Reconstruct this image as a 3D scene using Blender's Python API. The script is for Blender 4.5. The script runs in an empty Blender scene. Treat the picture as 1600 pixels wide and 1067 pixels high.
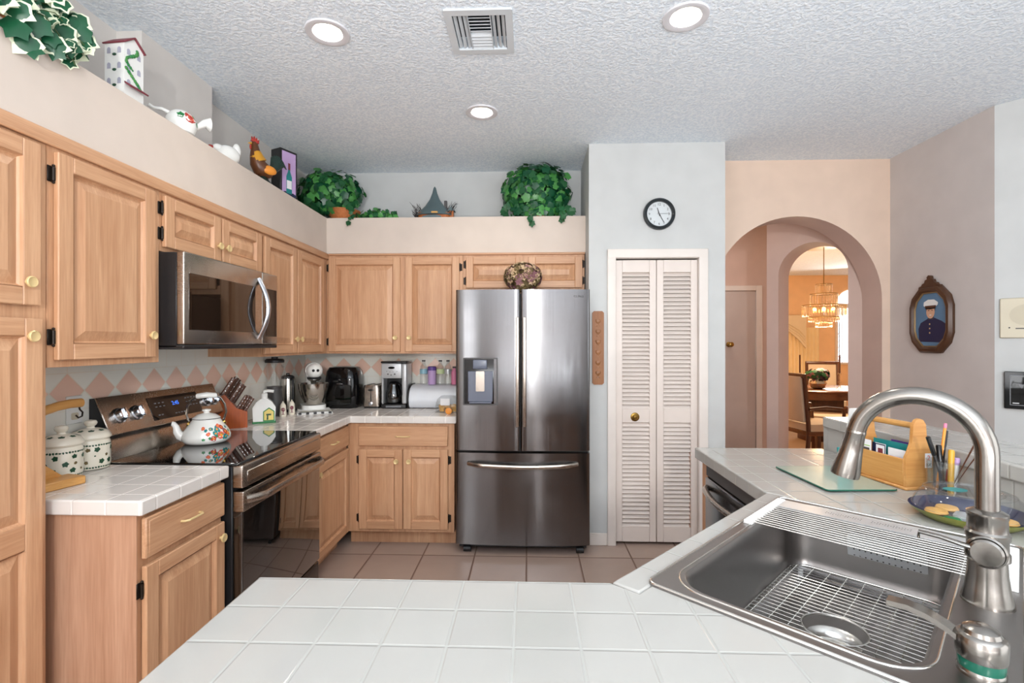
import bpy, bmesh, math, random
from mathutils import Matrix, Vector, Euler
R = math.radians
rnd = random.Random(7)
scene = bpy.context.scene
col = scene.collection

# ------------------------------------------------------------------ camera
cam_d = bpy.data.cameras.new('camera'); cam = bpy.data.objects.new('camera', cam_d); col.objects.link(cam)
cam_d.sensor_width = 36.0; cam_d.lens = 765.2 * 36 / 1600
cam_d.shift_y = (536.35 - 533.5) / 1600
cam_d.clip_start = 0.02
cam.location = (0, 0, 1.4233); cam.rotation_euler = (R(90), 0, 0.0346)
scene.camera = cam

# ------------------------------------------------------------------ world, exposure, large lights
scene.view_settings.view_transform = 'Standard'; scene.view_settings.look = 'None'
scene.view_settings.gamma = 1.0; scene.view_settings.use_curve_mapping = False
scene.view_settings.exposure = -0.24
w = bpy.data.worlds.new('daylight'); scene.world = w; w.use_nodes = True
w.node_tree.nodes['Background'].inputs[0].default_value = (0.80, 0.90, 1.0, 1)
w.node_tree.nodes['Background'].inputs[1].default_value = 1.3

def area(name, loc, rot, sx, sy, power, color):
    l = bpy.data.lights.new(name, 'AREA'); l.shape = 'RECTANGLE'; l.size = sx; l.size_y = sy
    l.energy = power; l.color = color
    o = bpy.data.objects.new(name, l); col.objects.link(o); o.location = loc; o.rotation_euler = rot
    return o
def point(name, loc, power, color, r=0.05):
    l = bpy.data.lights.new(name, 'POINT'); l.energy = power; l.color = color; l.shadow_soft_size = r
    o = bpy.data.objects.new(name, l); col.objects.link(o); o.location = loc
    return o
# added fill panels out of view: right side, left side, slim strip at the back
area('right_fill', (3.50, -1.0, 1.35), (0, R(90), 0), 2.1, 3.2, 52, (0.92, 0.96, 1.0))  # added fill brightening the left cabinets, no door behind it
area('left_fill', (-1.84, -1.7, 1.45), (0, R(-90), 0), 1.6, 1.8, 40, (0.92, 0.96, 1.0))  # added fill for the right side, no window in this wall
area('rear_streak_fill', (0.24, -3.30, 1.25), (R(90), 0, 0), 0.13, 2.3, 4, (0.90, 0.95, 1.0))  # added strip, gives the refrigerator doors a bright streak to reflect
# the photographer's lamp from above and behind the camera, then an added uplight
area('photo_lamp', (0.20, -2.3, 1.95), (R(88), 0, R(4)), 0.14, 0.36, 78, (1.0, 0.98, 0.95))
area('ceiling_fill', (0.4, -1.9, 0.9), (R(180), 0, 0), 2.6, 1.8, 290, (0.90, 0.95, 1.0))  # added fill, brightens the ceiling from below

# ------------------------------------------------------------------ materials
MATS = {}
def lin(c):
    return tuple(((v/255)/12.92 if v/255 <= .04045 else ((v/255+.055)/1.055)**2.4) for v in c) + (1,)
def newmat(name):
    m = bpy.data.materials.new(name); m.use_nodes = True
    nt = m.node_tree; b = nt.nodes['Principled BSDF']; MATS[name] = m
    return m, nt, b
def N(nt, t, **k):
    n = nt.nodes.new(t)
    for a, v in k.items(): setattr(n, a, v)
    return n
def mth(nt, op, a, b=None, c=None):
    n = nt.nodes.new('ShaderNodeMath'); n.operation = op
    for i, v in enumerate((a, b, c)):
        if v is None: continue
        if isinstance(v, (int, float)): n.inputs[i].default_value = v
        else: nt.links.new(v, n.inputs[i])
    return n.outputs[0]
def mixc(nt, f, a, b):
    n = nt.nodes.new('ShaderNodeMix'); n.data_type = 'RGBA'
    if isinstance(f, (int, float)): n.inputs[0].default_value = f
    else: nt.links.new(f, n.inputs[0])
    for i, v in ((6, a), (7, b)):
        if isinstance(v, tuple): n.inputs[i].default_value = v
        else: nt.links.new(v, n.inputs[i])
    return n.outputs[2]
def plain(name, c, rough=.5, metal=0, bump=None, var=0.04, spec=.5, coat=0, emit=None, alpha=None):
    m, nt, b = newmat(name); L = nt.links
    tc = N(nt, 'ShaderNodeTexCoord'); no = N(nt, 'ShaderNodeTexNoise'); no.inputs['Scale'].default_value = 6
    L.new(tc.outputs['Object'], no.inputs['Vector'])
    cc = lin(c); k = 1 - var * 2
    L.new(mixc(nt, no.outputs[0], tuple(v*k for v in cc[:3]) + (1,), tuple(min(1, v*(1+var*2)) for v in cc[:3]) + (1,)), b.inputs['Base Color'])
    b.inputs['Roughness'].default_value = rough; b.inputs['Metallic'].default_value = metal
    b.inputs['Specular IOR Level'].default_value = spec; b.inputs['Coat Weight'].default_value = coat
    if emit: b.inputs['Emission Color'].default_value = lin(emit[0]); b.inputs['Emission Strength'].default_value = emit[1]
    if bump:
        n2 = N(nt, 'ShaderNodeTexNoise'); n2.inputs['Scale'].default_value = bump[0]; n2.inputs['Detail'].default_value = 4
        L.new(tc.outputs['Object'], n2.inputs['Vector'])
        bp = N(nt, 'ShaderNodeBump'); bp.inputs['Strength'].default_value = bump[1]; bp.inputs['Distance'].default_value = bump[2]
        L.new(n2.outputs[0], bp.inputs['Height']); L.new(bp.outputs[0], b.inputs['Normal'])
    return m
def wood(name, c1, c2, axis='z', rough=.42, scale=1.0):
    m, nt, b = newmat(name); L = nt.links
    tc = N(nt, 'ShaderNodeTexCoord'); mp = N(nt, 'ShaderNodeMapping')
    s = {'x': (1.2, 26, 26), 'y': (26, 1.2, 26), 'z': (26, 26, 1.2)}[axis]
    mp.inputs['Scale'].default_value = tuple(v*scale for v in s)
    L.new(tc.outputs['Object'], mp.inputs['Vector'])
    n1 = N(nt, 'ShaderNodeTexNoise'); n1.inputs['Scale'].default_value = 1.0; n1.inputs['Detail'].default_value = 3; n1.inputs['Distortion'].default_value = .8
    n2 = N(nt, 'ShaderNodeTexNoise'); n2.inputs['Scale'].default_value = 7.0; n2.inputs['Detail'].default_value = 2
    n3 = N(nt, 'ShaderNodeTexNoise'); n3.inputs['Scale'].default_value = .12
    for n in (n1, n2, n3): L.new(mp.outputs[0], n.inputs['Vector'])
    f = mth(nt, 'ADD', mth(nt, 'MULTIPLY', n1.outputs[0], .9), mth(nt, 'MULTIPLY', n2.outputs[0], .6))
    f = mth(nt, 'ADD', f, mth(nt, 'MULTIPLY', n3.outputs[0], .5))
    mr = N(nt, 'ShaderNodeMapRange'); mr.inputs[1].default_value = .68; mr.inputs[2].default_value = 1.3
    L.new(f, mr.inputs[0])
    L.new(mixc(nt, mr.outputs[0], lin(c2), lin(c1)), b.inputs['Base Color'])
    b.inputs['Roughness'].default_value = rough
    bp = N(nt, 'ShaderNodeBump'); bp.inputs['Strength'].default_value = .12; bp.inputs['Distance'].default_value = .0012
    L.new(n2.outputs[0], bp.inputs['Height']); L.new(bp.outputs[0], b.inputs['Normal'])
    return m
def tiles(name, tc_, gc, pitch, off, gw, axes='xy', rough=.12, rot=0, mottled=.03, hx=None):
    m, nt, b = newmat(name); L = nt.links
    tc = N(nt, 'ShaderNodeTexCoord'); mp = N(nt, 'ShaderNodeMapping'); mp.vector_type = 'TEXTURE'
    mp.inputs['Location'].default_value = (off[0], off[1], 0); mp.inputs['Rotation'].default_value = (0, 0, rot)
    L.new(tc.outputs['Object'], mp.inputs['Vector'])
    sp = N(nt, 'ShaderNodeSeparateXYZ'); L.new(mp.outputs[0], sp.inputs[0])
    ds = [mth(nt, 'PINGPONG', sp.outputs['xyz'.index(a)], pitch/2) for a in axes]
    d = ds[0] if len(ds) == 1 else mth(nt, 'MINIMUM', ds[0], ds[1])
    g = mth(nt, 'LESS_THAN', d, gw/2)
    # one slightly different tone for each tile
    fl = [mth(nt, 'FLOOR', mth(nt, 'DIVIDE', sp.outputs['xyz'.index(a)], pitch)) for a in 'xy']
    cb = N(nt, 'ShaderNodeCombineXYZ'); L.new(fl[0], cb.inputs[0]); L.new(fl[1], cb.inputs[1])
    wn = N(nt, 'ShaderNodeTexWhiteNoise'); wn.noise_dimensions = '3D'; L.new(cb.outputs[0], wn.inputs['Vector'])
    no = N(nt, 'ShaderNodeTexNoise'); no.inputs['Scale'].default_value = 9; L.new(tc.outputs['Object'], no.inputs['Vector'])
    f = mth(nt, 'ADD', mth(nt, 'MULTIPLY', wn.outputs[0], .5), mth(nt, 'MULTIPLY', no.outputs[0], .5))
    t = lin(tc_); k = mottled
    ct = mixc(nt, f, tuple(v*(1-k*2) for v in t[:3])+(1,), tuple(min(1, v*(1+k*2)) for v in t[:3])+(1,))
    L.new(mixc(nt, g, ct, lin(gc)), b.inputs['Base Color'])
    L.new(mth(nt, 'ADD', mth(nt, 'MULTIPLY', g, .6), rough), b.inputs['Roughness'])
    mr = N(nt, 'ShaderNodeMapRange'); mr.inputs[1].default_value = gw*.35; mr.inputs[2].default_value = gw*1.3; mr.interpolation_type = 'SMOOTHSTEP'
    L.new(d, mr.inputs[0])
    bp = N(nt, 'ShaderNodeBump'); bp.inputs['Strength'].default_value = .6; bp.inputs['Distance'].default_value = .0015
    hh = mth(nt, 'ADD', mr.outputs[0], mth(nt, 'MULTIPLY', no.outputs[0], .25))
    L.new(hh, bp.inputs['Height']); L.new(bp.outputs[0], b.inputs['Normal'])
    return m
def steel(name, c, rough=.28, axis='z', streak=.12, aniso=0):
    m, nt, b = newmat(name); L = nt.links
    tc = N(nt, 'ShaderNodeTexCoord'); mp = N(nt, 'ShaderNodeMapping')
    mp.inputs['Scale'].default_value = {'x': (2, 300, 300), 'y': (300, 2, 300), 'z': (300, 300, 2), 'n': (60, 60, 60)}[axis]
    L.new(tc.outputs['Object'], mp.inputs['Vector'])
    no = N(nt, 'ShaderNodeTexNoise'); no.inputs['Scale'].default_value = 1; no.inputs['Detail'].default_value = 3
    L.new(mp.outputs[0], no.inputs['Vector'])
    n2 = N(nt, 'ShaderNodeTexNoise'); n2.inputs['Scale'].default_value = 5; L.new(tc.outputs['Object'], n2.inputs['Vector'])
    cc = lin(c)
    L.new(mixc(nt, no.outputs[0], tuple(v*(1-streak) for v in cc[:3])+(1,), tuple(min(1, v*(1+streak)) for v in cc[:3])+(1,)), b.inputs['Base Color'])
    b.inputs['Metallic'].default_value = 1
    r = mth(nt, 'ADD', mth(nt, 'MULTIPLY', no.outputs[0], .12), mth(nt, 'MULTIPLY', n2.outputs[0], .12))
    L.new(mth(nt, 'ADD', r, rough-.12), b.inputs['Roughness'])
    if aniso:
        tg = N(nt, 'ShaderNodeTangent'); tg.direction_type = 'RADIAL'; tg.axis = 'Z'; L.new(tg.outputs[0], b.inputs['Tangent'])
        b.inputs['Anisotropic'].default_value = aniso; b.inputs['Anisotropic Rotation'].default_value = .25
    return m
def glass(name, tint=(1, 1, 1), refl=.08, rough=.02):
    m = bpy.data.materials.new(name); m.use_nodes = True; nt = m.node_tree; nt.nodes.clear(); L = nt.links; MATS[name] = m
    out = N(nt, 'ShaderNodeOutputMaterial'); mx = N(nt, 'ShaderNodeMixShader'); tr = N(nt, 'ShaderNodeBsdfTransparent'); gl = N(nt, 'ShaderNodeBsdfGlossy')
    tr.inputs[0].default_value = tuple(tint) + (1,); gl.inputs['Roughness'].default_value = rough
    lw = N(nt, 'ShaderNodeLayerWeight'); lw.inputs[0].default_value = .35
    f = mth(nt, 'ADD', mth(nt, 'MULTIPLY', lw.outputs['Facing'], .28), refl)
    L.new(f, mx.inputs[0]); L.new(tr.outputs[0], mx.inputs[1]); L.new(gl.outputs[0], mx.inputs[2]); L.new(mx.outputs[0], out.inputs[0])
    return m

plain('soffit_paint', (212, 198, 186), .75)
plain('white_paint', (196, 198, 197), .75)
plain('side_paint', (214, 209, 204), .75)
plain('peach_paint', (224, 200, 181), .75)
plain('mauve_paint', (206, 198, 194), .75)
plain('hall_paint', (205, 180, 168), .75)
plain('orange_paint', (240, 196, 148), .7)
plain('trim_paint', (226, 218, 211), .45)
plain('door_paint', (222, 211, 203), .4)
plain('hall_door_paint', (196, 184, 178), .45)
# sprayed ceiling texture
m, nt, b = newmat('popcorn'); L = nt.links
tc = N(nt, 'ShaderNodeTexCoord'); n1 = N(nt, 'ShaderNodeTexNoise'); n1.inputs['Scale'].default_value = 75; n1.inputs['Detail'].default_value = 3
L.new(tc.outputs['Object'], n1.inputs['Vector'])
mr = N(nt, 'ShaderNodeMapRange'); mr.inputs[1].default_value = .38; mr.inputs[2].default_value = .62; L.new(n1.outputs[0], mr.inputs[0])
L.new(mixc(nt, mr.outputs[0], lin((222, 233, 243)), lin((243, 250, 255))), b.inputs['Base Color'])
bp = N(nt, 'ShaderNodeBump'); bp.inputs['Strength'].default_value = .6; bp.inputs['Distance'].default_value = .0035
L.new(mr.outputs[0], bp.inputs['Height']); L.new(bp.outputs[0], b.inputs['Normal']); b.inputs['Roughness'].default_value = .9

OAK1, OAK2 = (211, 166, 129), (178, 129, 93)
wood('oak_z', OAK1, OAK2, 'z'); wood('oak_x', OAK1, OAK2, 'x'); wood('oak_y', OAK1, OAK2, 'y')
wood('oak_end', (198, 156, 128), (168, 124, 96), 'z')
wood('maple_x', (212, 158, 94), (184, 124, 62), 'x'); wood('maple_y', (214, 162, 96), (186, 128, 62), 'y')
wood('cherry', (186, 88, 26), (150, 62, 12), 'z', .3); wood('dark_wood', (96, 56, 36), (62, 34, 20), 'z', .3)
wood('dark_wood_x', (120, 72, 42), (80, 44, 24), 'x', .25); wood('plaque_wood', (160, 106, 64), (132, 82, 46), 'z', .5)
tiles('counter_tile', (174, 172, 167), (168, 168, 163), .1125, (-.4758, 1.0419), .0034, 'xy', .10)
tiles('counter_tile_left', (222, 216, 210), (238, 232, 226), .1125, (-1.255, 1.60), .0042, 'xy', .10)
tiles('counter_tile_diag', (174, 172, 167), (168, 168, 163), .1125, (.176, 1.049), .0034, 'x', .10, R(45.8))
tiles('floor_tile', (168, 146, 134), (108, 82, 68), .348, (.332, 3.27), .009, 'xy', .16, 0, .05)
plain('carpet', (205, 192, 180), .95, bump=(200, .5, .004))

def splash(name, ax, off):
    m, nt, b = newmat(name); L = nt.links
    tc = N(nt, 'ShaderNodeTexCoord'); sp = N(nt, 'ShaderNodeSeparateXYZ'); L.new(tc.outputs['Object'], sp.inputs[0])
    u = mth(nt, 'SUBTRACT', sp.outputs[ax], off); v = mth(nt, 'SUBTRACT', sp.outputs[2], 1.2265)
    h = .0765; p = .1525
    au = mth(nt, 'PINGPONG', u, p/2); av = mth(nt, 'ABSOLUTE', v)
    s = mth(nt, 'ADD', au, av)                            # diamond field
    dia = mth(nt, 'LESS_THAN', s, h-.002)
    band = mth(nt, 'LESS_THAN', av, h)
    e1_ = mth(nt, 'LESS_THAN', mth(nt, 'ABSOLUTE', mth(nt, 'SUBTRACT', s, h)), .003)
    e1 = mth(nt, 'MULTIPLY', e1_, band)
    e2 = mth(nt, 'LESS_THAN', mth(nt, 'ABSOLUTE', mth(nt, 'SUBTRACT', av, h)), .0018)
    gu = mth(nt, 'PINGPONG', u, .10795/2); gv = mth(nt, 'PINGPONG', mth(nt, 'SUBTRACT', av, h), .10795/2)
    gg = mth(nt, 'MULTIPLY', mth(nt, 'LESS_THAN', mth(nt, 'MINIMUM', gu, gv), .0018), mth(nt, 'SUBTRACT', 1, band))
    g = mth(nt, 'MAXIMUM', mth(nt, 'MAXIMUM', e1, e2), gg)
    c = mixc(nt, dia, lin((240, 238, 228)), lin((240, 202, 182)))
    L.new(mixc(nt, g, c, lin((232, 224, 208))), b.inputs['Base Color'])
    L.new(mth(nt, 'ADD', mth(nt, 'MULTIPLY', g, .5), .12), b.inputs['Roughness'])
    bp = N(nt, 'ShaderNodeBump'); bp.inputs['Strength'].default_value = .5; bp.inputs['Distance'].default_value = .001
    L.new(mth(nt, 'SUBTRACT', 1, g), bp.inputs['Height']); L.new(bp.outputs[0], b.inputs['Normal'])
splash('splash_left', 1, 1.909); splash('splash_back', 0, -1.229)

steel('fridge_steel', (118, 117, 118), .17, 'z', .05, .85); steel('range_steel', (176, 166, 156), .26, 'y'); steel('sink_steel', (142, 138, 136), .34, 'n', .02)
steel('nickel', (146, 141, 135), .22, 'n', .02); steel('bowl_steel', (190, 184, 176), .16, 'n', .02)
steel('wire_steel', (215, 213, 208), .22, 'n', .02); steel('rack_steel', (232, 234, 236), .5, 'n', .03)
plain('chrome', (225, 225, 228), .08, 1, var=0); plain('bright_handle', (205, 208, 215), .18, 1, var=0)
plain('black_gloss', (14, 14, 16), .08, var=0); plain('black_glass', (10, 9, 9), .03, var=0, coat=.5)
plain('black_satin', (26, 26, 28), .4); plain('dark_grey', (70, 68, 68), .45); plain('grey_plastic', (120, 122, 126), .4); plain('blue_grey', (98, 104, 120), .3)
plain('oven_glass', (16, 14, 13), .02, var=0, spec=.9, coat=1.0)
plain('micro_glass', (34, 24, 18), .03, var=0, coat=.6)
plain('bronze', (42, 34, 28), .4, .6); plain('brass', (150, 120, 62), .3, 1)
plain('cream_knob', (222, 196, 142), .3, .25); plain('white_gloss', (236, 236, 232), .12); plain('white_matte', (234, 234, 232), .6)
plain('enamel', (238, 236, 230), .1, coat=.5); plain('cream_ceramic', (236, 228, 210), .15)
plain('blue_white', (222, 226, 232), .25); plain('silver_plastic', (190, 192, 194), .3, .4)
plain('red', (176, 52, 44), .4); plain('coral', (222, 96, 76), .4); plain('teal', (30, 128, 128), .4); plain('green', (34, 120, 66), .4)
plain('dark_green', (22, 70, 44), .4); plain('yellow', (222, 200, 110), .4); plain('mustard', (208, 158, 44), .35); plain('orange', (232, 146, 50), .4)
plain('pink', (206, 120, 150), .4); plain('purple', (92, 62, 140), .35); plain('lilac', (190, 160, 205), .4); plain('navy', (28, 34, 70), .35)
plain('olive', (128, 132, 54), .3); plain('maroon', (122, 50, 60), .5); plain('window_lilac', (170, 170, 186), .4)
plain('leaf_dark', (28, 88, 48), .45, var=.25); plain('leaf_mid', (70, 138, 66), .35, var=.25); plain('leaf_cream', (214, 220, 190), .45); plain('leaf_deep', (12, 76, 46), .35, var=.2)
plain('stem', (70, 84, 40), .6); plain('carved_wood', (150, 100, 62), .35, var=.3); plain('rust', (170, 96, 44), .5, var=.2)
m = plain('basket_weave', (186, 112, 62), .6, bump=(90, 1, .006), var=.25)
plain('petal_tan', (206, 178, 142), .7, var=.2); plain('petal_mauve', (142, 98, 104), .7, var=.25); plain('petal_olive', (110, 92, 56), .7, var=.2)
plain('rooster_brown', (96, 56, 30), .35, var=.3); plain('rooster_gold', (206, 148, 40), .35, var=.2); plain('rooster_green', (30, 50, 44), .3, var=.3)
plain('slate', (84, 102, 106), .4, var=.2); plain('twig', (56, 50, 50), .7)
plain('sky_blue', (92, 128, 160), .35, var=.15); plain('skin', (214, 168, 140), .4); plain('frame_brown', (76, 48, 30), .35, var=.2); plain('gilt', (150, 122, 84), .4, .5)
plain('clock_rim', (34, 42, 46), .3); plain('clock_face', (206, 212, 214), .3)
plain('almond', (206, 197, 174), .4); plain('grille_beige', (196, 187, 164), .5); plain('fabric', (202, 182, 158), .9, bump=(300, .4, .002)); plain('curtain', (240, 214, 166), .8); plain('valance_cloth', (226, 204, 168), .8)
plain('cookie', (222, 172, 98), .7, bump=(60, .6, .004)); plain('glass_board', (158, 178, 166), .12, coat=.3); plain('green_edge', (24, 92, 74), .2)
plain('lamp_glow', (255, 250, 236), .5, var=0, emit=((255, 246, 228), 6)); plain('led_blue', (40, 90, 200), .5, var=0, emit=((70, 130, 255), 1.5))
plain('can_inner', (240, 236, 224), .5); plain('lamp_ring', (214, 214, 218), .4)
plain('vent_paint', (206, 212, 216), .5); plain('vent_dark', (36, 46, 54), .7)
plain('bulb_warm', (255, 200, 120), .4, var=0, emit=((255, 190, 100), 14)); plain('window_glow', (255, 255, 255), .5, var=0, emit=((240, 246, 255), 2.2))
plain('crystal_gold', (240, 214, 160), .1, .3); plain('lead', (90, 90, 86), .5)
plain('pale_blue', (140, 184, 200), .4); plain('pale_green', (196, 210, 160), .4); plain('plum', (60, 42, 60), .6, var=.3); plain('paper', (232, 232, 234), .6); plain('light_green_paper', (150, 190, 80), .6)
glass('clear_glass', (.97, .98, .98), .06); glass('clear_plastic', (.97, .98, .98), .07, .06); glass('smoky', (.72, .74, .74), .1); glass('crystal', (1, .96, .86), .2, .05)
glass('coffee_glass', (.25, .24, .24), .12)

m, nt, b = newmat('door_paint_stained'); L = nt.links
tc = N(nt, 'ShaderNodeTexCoord'); sp = N(nt, 'ShaderNodeSeparateXYZ'); L.new(tc.outputs['Object'], sp.inputs[0]); no = N(nt, 'ShaderNodeTexNoise'); no.inputs['Scale'].default_value = 14; L.new(tc.outputs['Object'], no.inputs['Vector'])
f = mth(nt, 'MULTIPLY', mth(nt, 'GREATER_THAN', mth(nt, 'ADD', sp.outputs[0], mth(nt, 'MULTIPLY', no.outputs[0], .03)), .246), mth(nt, 'LESS_THAN', sp.outputs[2], .66))
L.new(mixc(nt, mth(nt, 'MULTIPLY', f, .75), lin((222, 211, 203)), lin((168, 108, 66))), b.inputs['Base Color']); b.inputs['Roughness'].default_value = .4

# ------------------------------------------------------------------ mesh builder
class MB:
    def __init__(s): s.v = []; s.f = []; s.k = []; s.M = Matrix(); s.i = 0
    def at(s, M): s.M = M; return s
    def mat(s, i): s.i = i; return s
    def add(s, vs, fs, i=None):
        o = len(s.v); s.v += [tuple(s.M @ Vector(p)) for p in vs]
        s.f += [tuple(o+a for a in f) for f in fs]; s.k += [s.i if i is None else i]*len(fs); return s
    def box(s, x0, x1, y0, y1, z0, z1, b=0, i=None):
        if b <= 0:
            vs = [(x, y, z) for x in (x0, x1) for y in (y0, y1) for z in (z0, z1)]
            return s.add(vs, [(0, 1, 3, 2), (4, 6, 7, 5), (0, 4, 5, 1), (2, 3, 7, 6), (0, 2, 6, 4), (1, 5, 7, 3)], i)
        b = min(b, (x1-x0)/2.01, (y1-y0)/2.01, (z1-z0)/2.01)
        bm = bmesh.new(); bmesh.ops.create_cube(bm, size=1)
        for v in bm.verts: v.co = Vector(((x0+x1)/2+v.co.x*(x1-x0), (y0+y1)/2+v.co.y*(y1-y0), (z0+z1)/2+v.co.z*(z1-z0)))
        bmesh.ops.bevel(bm, geom=list(bm.edges), offset=b, segments=3 if b > .004 else 1, affect='EDGES', profile=.5)
        bm.verts.index_update()
        s.add([v.co[:] for v in bm.verts], [tuple(v.index for v in f.verts) for f in bm.faces], i); bm.free(); return s
    def lathe(s, prof, c=(0, 0, 0), n=28, i=None, sx=1, sy=1, capb=True, capt=True):
        vs = []; fs = []
        for (r, z) in prof:
            for k in range(n):
                a = 2*math.pi*k/n; vs.append((c[0]+r*sx*math.cos(a), c[1]+r*sy*math.sin(a), c[2]+z))
        for j in range(len(prof)-1):
            for k in range(n):
                k2 = (k+1) % n; fs.append((j*n+k, j*n+k2, (j+1)*n+k2, (j+1)*n+k))
        if capb and prof[0][0] > 1e-5: fs.append(tuple(range(n))[::-1])
        if capt and prof[-1][0] > 1e-5: fs.append(tuple((len(prof)-1)*n+k for k in range(n)))
        return s.add(vs, fs, i)
    def cyl(s, c, r, h, n=24, r2=None, i=None): return s.lathe([(r, 0), (r if r2 is None else r2, h)], c, n, i)
    def sph(s, c, r, n=16, i=None, sc=(1, 1, 1)):
        pr = [(max(r*math.sin(math.pi*j/n), 1e-6), -r*math.cos(math.pi*j/n)*sc[2]) for j in range(n+1)]
        return s.lathe(pr, c, max(12, n), i, sc[0], sc[1], False, False)
    def tube(s, pts, r, n=10, i=None, closed=False, flat=1.0, up=None):
        pts = [Vector(p) for p in pts]; m = len(pts); rs = r if isinstance(r, (list, tuple)) else [r]*m
        vs = []; fs = []; prev = None
        for j, p in enumerate(pts):
            if closed: t = pts[(j+1) % m] - pts[j-1]
            else: t = pts[min(j+1, m-1)] - pts[max(j-1, 0)]
            t.normalize()
            if prev is None:
                u = Vector(up) if up else (Vector((0, 0, 1)) if abs(t.z) < .9 else Vector((1, 0, 0)))
            else: u = prev
            a = (u - t*u.dot(t)).normalized(); bb = t.cross(a); prev = a
            for k in range(n):
                th = 2*math.pi*k/n; q = p + a*(math.cos(th)*rs[j]*flat) + bb*(math.sin(th)*rs[j]); vs.append(q[:])
        for j in range(m if closed else m-1):
            for k in range(n):
                k2 = (k+1) % n; j2 = (j+1) % m; fs.append((j*n+k, j*n+k2, j2*n+k2, j2*n+k))
        if not closed: fs.append(tuple(range(n))[::-1]); fs.append(tuple((m-1)*n+k for k in range(n)))
        return s.add(vs, fs, i)
    def prism(s, poly, z0, z1, i=None, holes=None, axis='z', side=None):
        """polygon in (a,b) extruded along the axis; x: (a,b)->(y,z); y: (a,b)->(x,z)"""
        def P(a, b, c): return (a, b, c) if axis == 'z' else ((c, a, b) if axis == 'x' else (a, c, b))
        if not holes:
            n = len(poly); vs = [P(a, b, z0) for a, b in poly] + [P(a, b, z1) for a, b in poly]
            s.add(vs, [tuple(range(n))[::-1], tuple(range(n, 2*n))], i)
            return s.add(vs, [(k, (k+1) % n, n+(k+1) % n, n+k) for k in range(n)], side if side is not None else i)
        bm = bmesh.new(); es = []
        for loop in [poly] + holes:
            vv = [bm.verts.new((a, b, 0)) for a, b in loop]
            es += [bm.edges.new((vv[k], vv[(k+1) % len(vv)])) for k in range(len(vv))]
        bmesh.ops.triangle_fill(bm, use_beauty=True, edges=es); bm.verts.index_update()
        tv = [v.co[:2] for v in bm.verts]; tf = [tuple(v.index for v in f.verts) for f in bm.faces]; bm.free()
        s.add([P(a, b, z0) for a, b in tv], [f[::-1] for f in tf], i); s.add([P(a, b, z1) for a, b in tv], tf, i)
        for loop in [poly] + holes:
            n = len(loop); vs = [P(a, b, z0) for a, b in loop] + [P(a, b, z1) for a, b in loop]
            s.add(vs, [(k, (k+1) % n, n+(k+1) % n, n+k) for k in range(n)], side if side is not None else i)
        return s
    def build(s, name, mats, parent=None, smooth=38, recalc=True):
        me = bpy.data.meshes.new(name); me.from_pydata(s.v, [], s.f)
        if isinstance(mats, str): mats = [mats]
        for q in mats: me.materials.append(MATS[q])
        me.polygons.foreach_set('material_index', [min(k, len(mats)-1) for k in s.k])
        if recalc:
            bm = bmesh.new(); bm.from_mesh(me); bmesh.ops.remove_doubles(bm, verts=bm.verts, dist=1e-6)
            bmesh.ops.recalc_face_normals(bm, faces=bm.faces); bm.to_mesh(me); bm.free()
        me.polygons.foreach_set('use_smooth', [True]*len(me.polygons)); me.set_sharp_from_angle(angle=R(smooth)); me.update()
        o = bpy.data.objects.new(name, me); col.objects.link(o)
        if parent: o.parent = parent
        return o
def thing(name, label, cat, loc=(0, 0, 0), rz=0, group=None):
    o = bpy.data.objects.new(name, None); col.objects.link(o); o.location = loc; o.rotation_euler = (0, 0, rz); o.empty_display_size = .05
    o['label'] = label; o['category'] = cat
    if group: o['group'] = group
    return o
def tag(o, label, cat, loc=None, rz=None, group=None):
    o['label'] = label; o['category'] = cat
    if group: o['group'] = group
    if loc is not None: o.location = loc
    if rz is not None: o.rotation_euler = (0, 0, rz)
    return o
def struct(name, mb, mats, label=None, **k):
    o = mb.build(name, mats, **k); o['kind'] = 'structure'
    if label: o['label'] = label
    return o
def copy_tree(o, parent=None):
    c = o.copy(); col.objects.link(c)
    if parent: c.parent = parent
    for ch in list(o.children): copy_tree(ch, c)
    return c
def T(x=0, y=0, z=0): return Matrix.Translation((x, y, z))
def RX(a): return Matrix.Rotation(R(a), 4, 'X')
def RY(a): return Matrix.Rotation(R(a), 4, 'Y')
def RZ(a): return Matrix.Rotation(R(a), 4, 'Z')
def rrect(x0, x1, y0, y1, r, n=6):
    out = []
    for cx, cy, a0 in ((x1-r, y1-r, 0), (x0+r, y1-r, 90), (x0+r, y0+r, 180), (x1-r, y0+r, 270)):
        for k in range(n+1):
            a = R(a0+90*k/n); out.append((cx+r*math.cos(a), cy+r*math.sin(a)))
    return out
def circ(cx, cy, r, n=24, ry=None): return [(cx+r*math.cos(2*math.pi*k/n), cy+(ry or r)*math.sin(2*math.pi*k/n)) for k in range(n)]
def text(name, body, size, mat_, parent, M, ext=.0004):
    cu = bpy.data.curves.new(name, 'FONT'); cu.body = body; cu.size = size; cu.extrude = ext; cu.align_x = 'CENTER'; cu.align_y = 'CENTER'; cu.resolution_u = 2
    o = bpy.data.objects.new('tmp', cu); col.objects.link(o)
    me = bpy.data.meshes.new_from_object(o.evaluated_get(bpy.context.evaluated_depsgraph_get()))
    bpy.data.objects.remove(o); me.transform(M); me.materials.clear(); me.materials.append(MATS[mat_])
    q = bpy.data.objects.new(name, me); col.objects.link(q); q.parent = parent
    return q
FACE_Y = RX(90)             # text lying in xy -> standing, reading from -y

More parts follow.
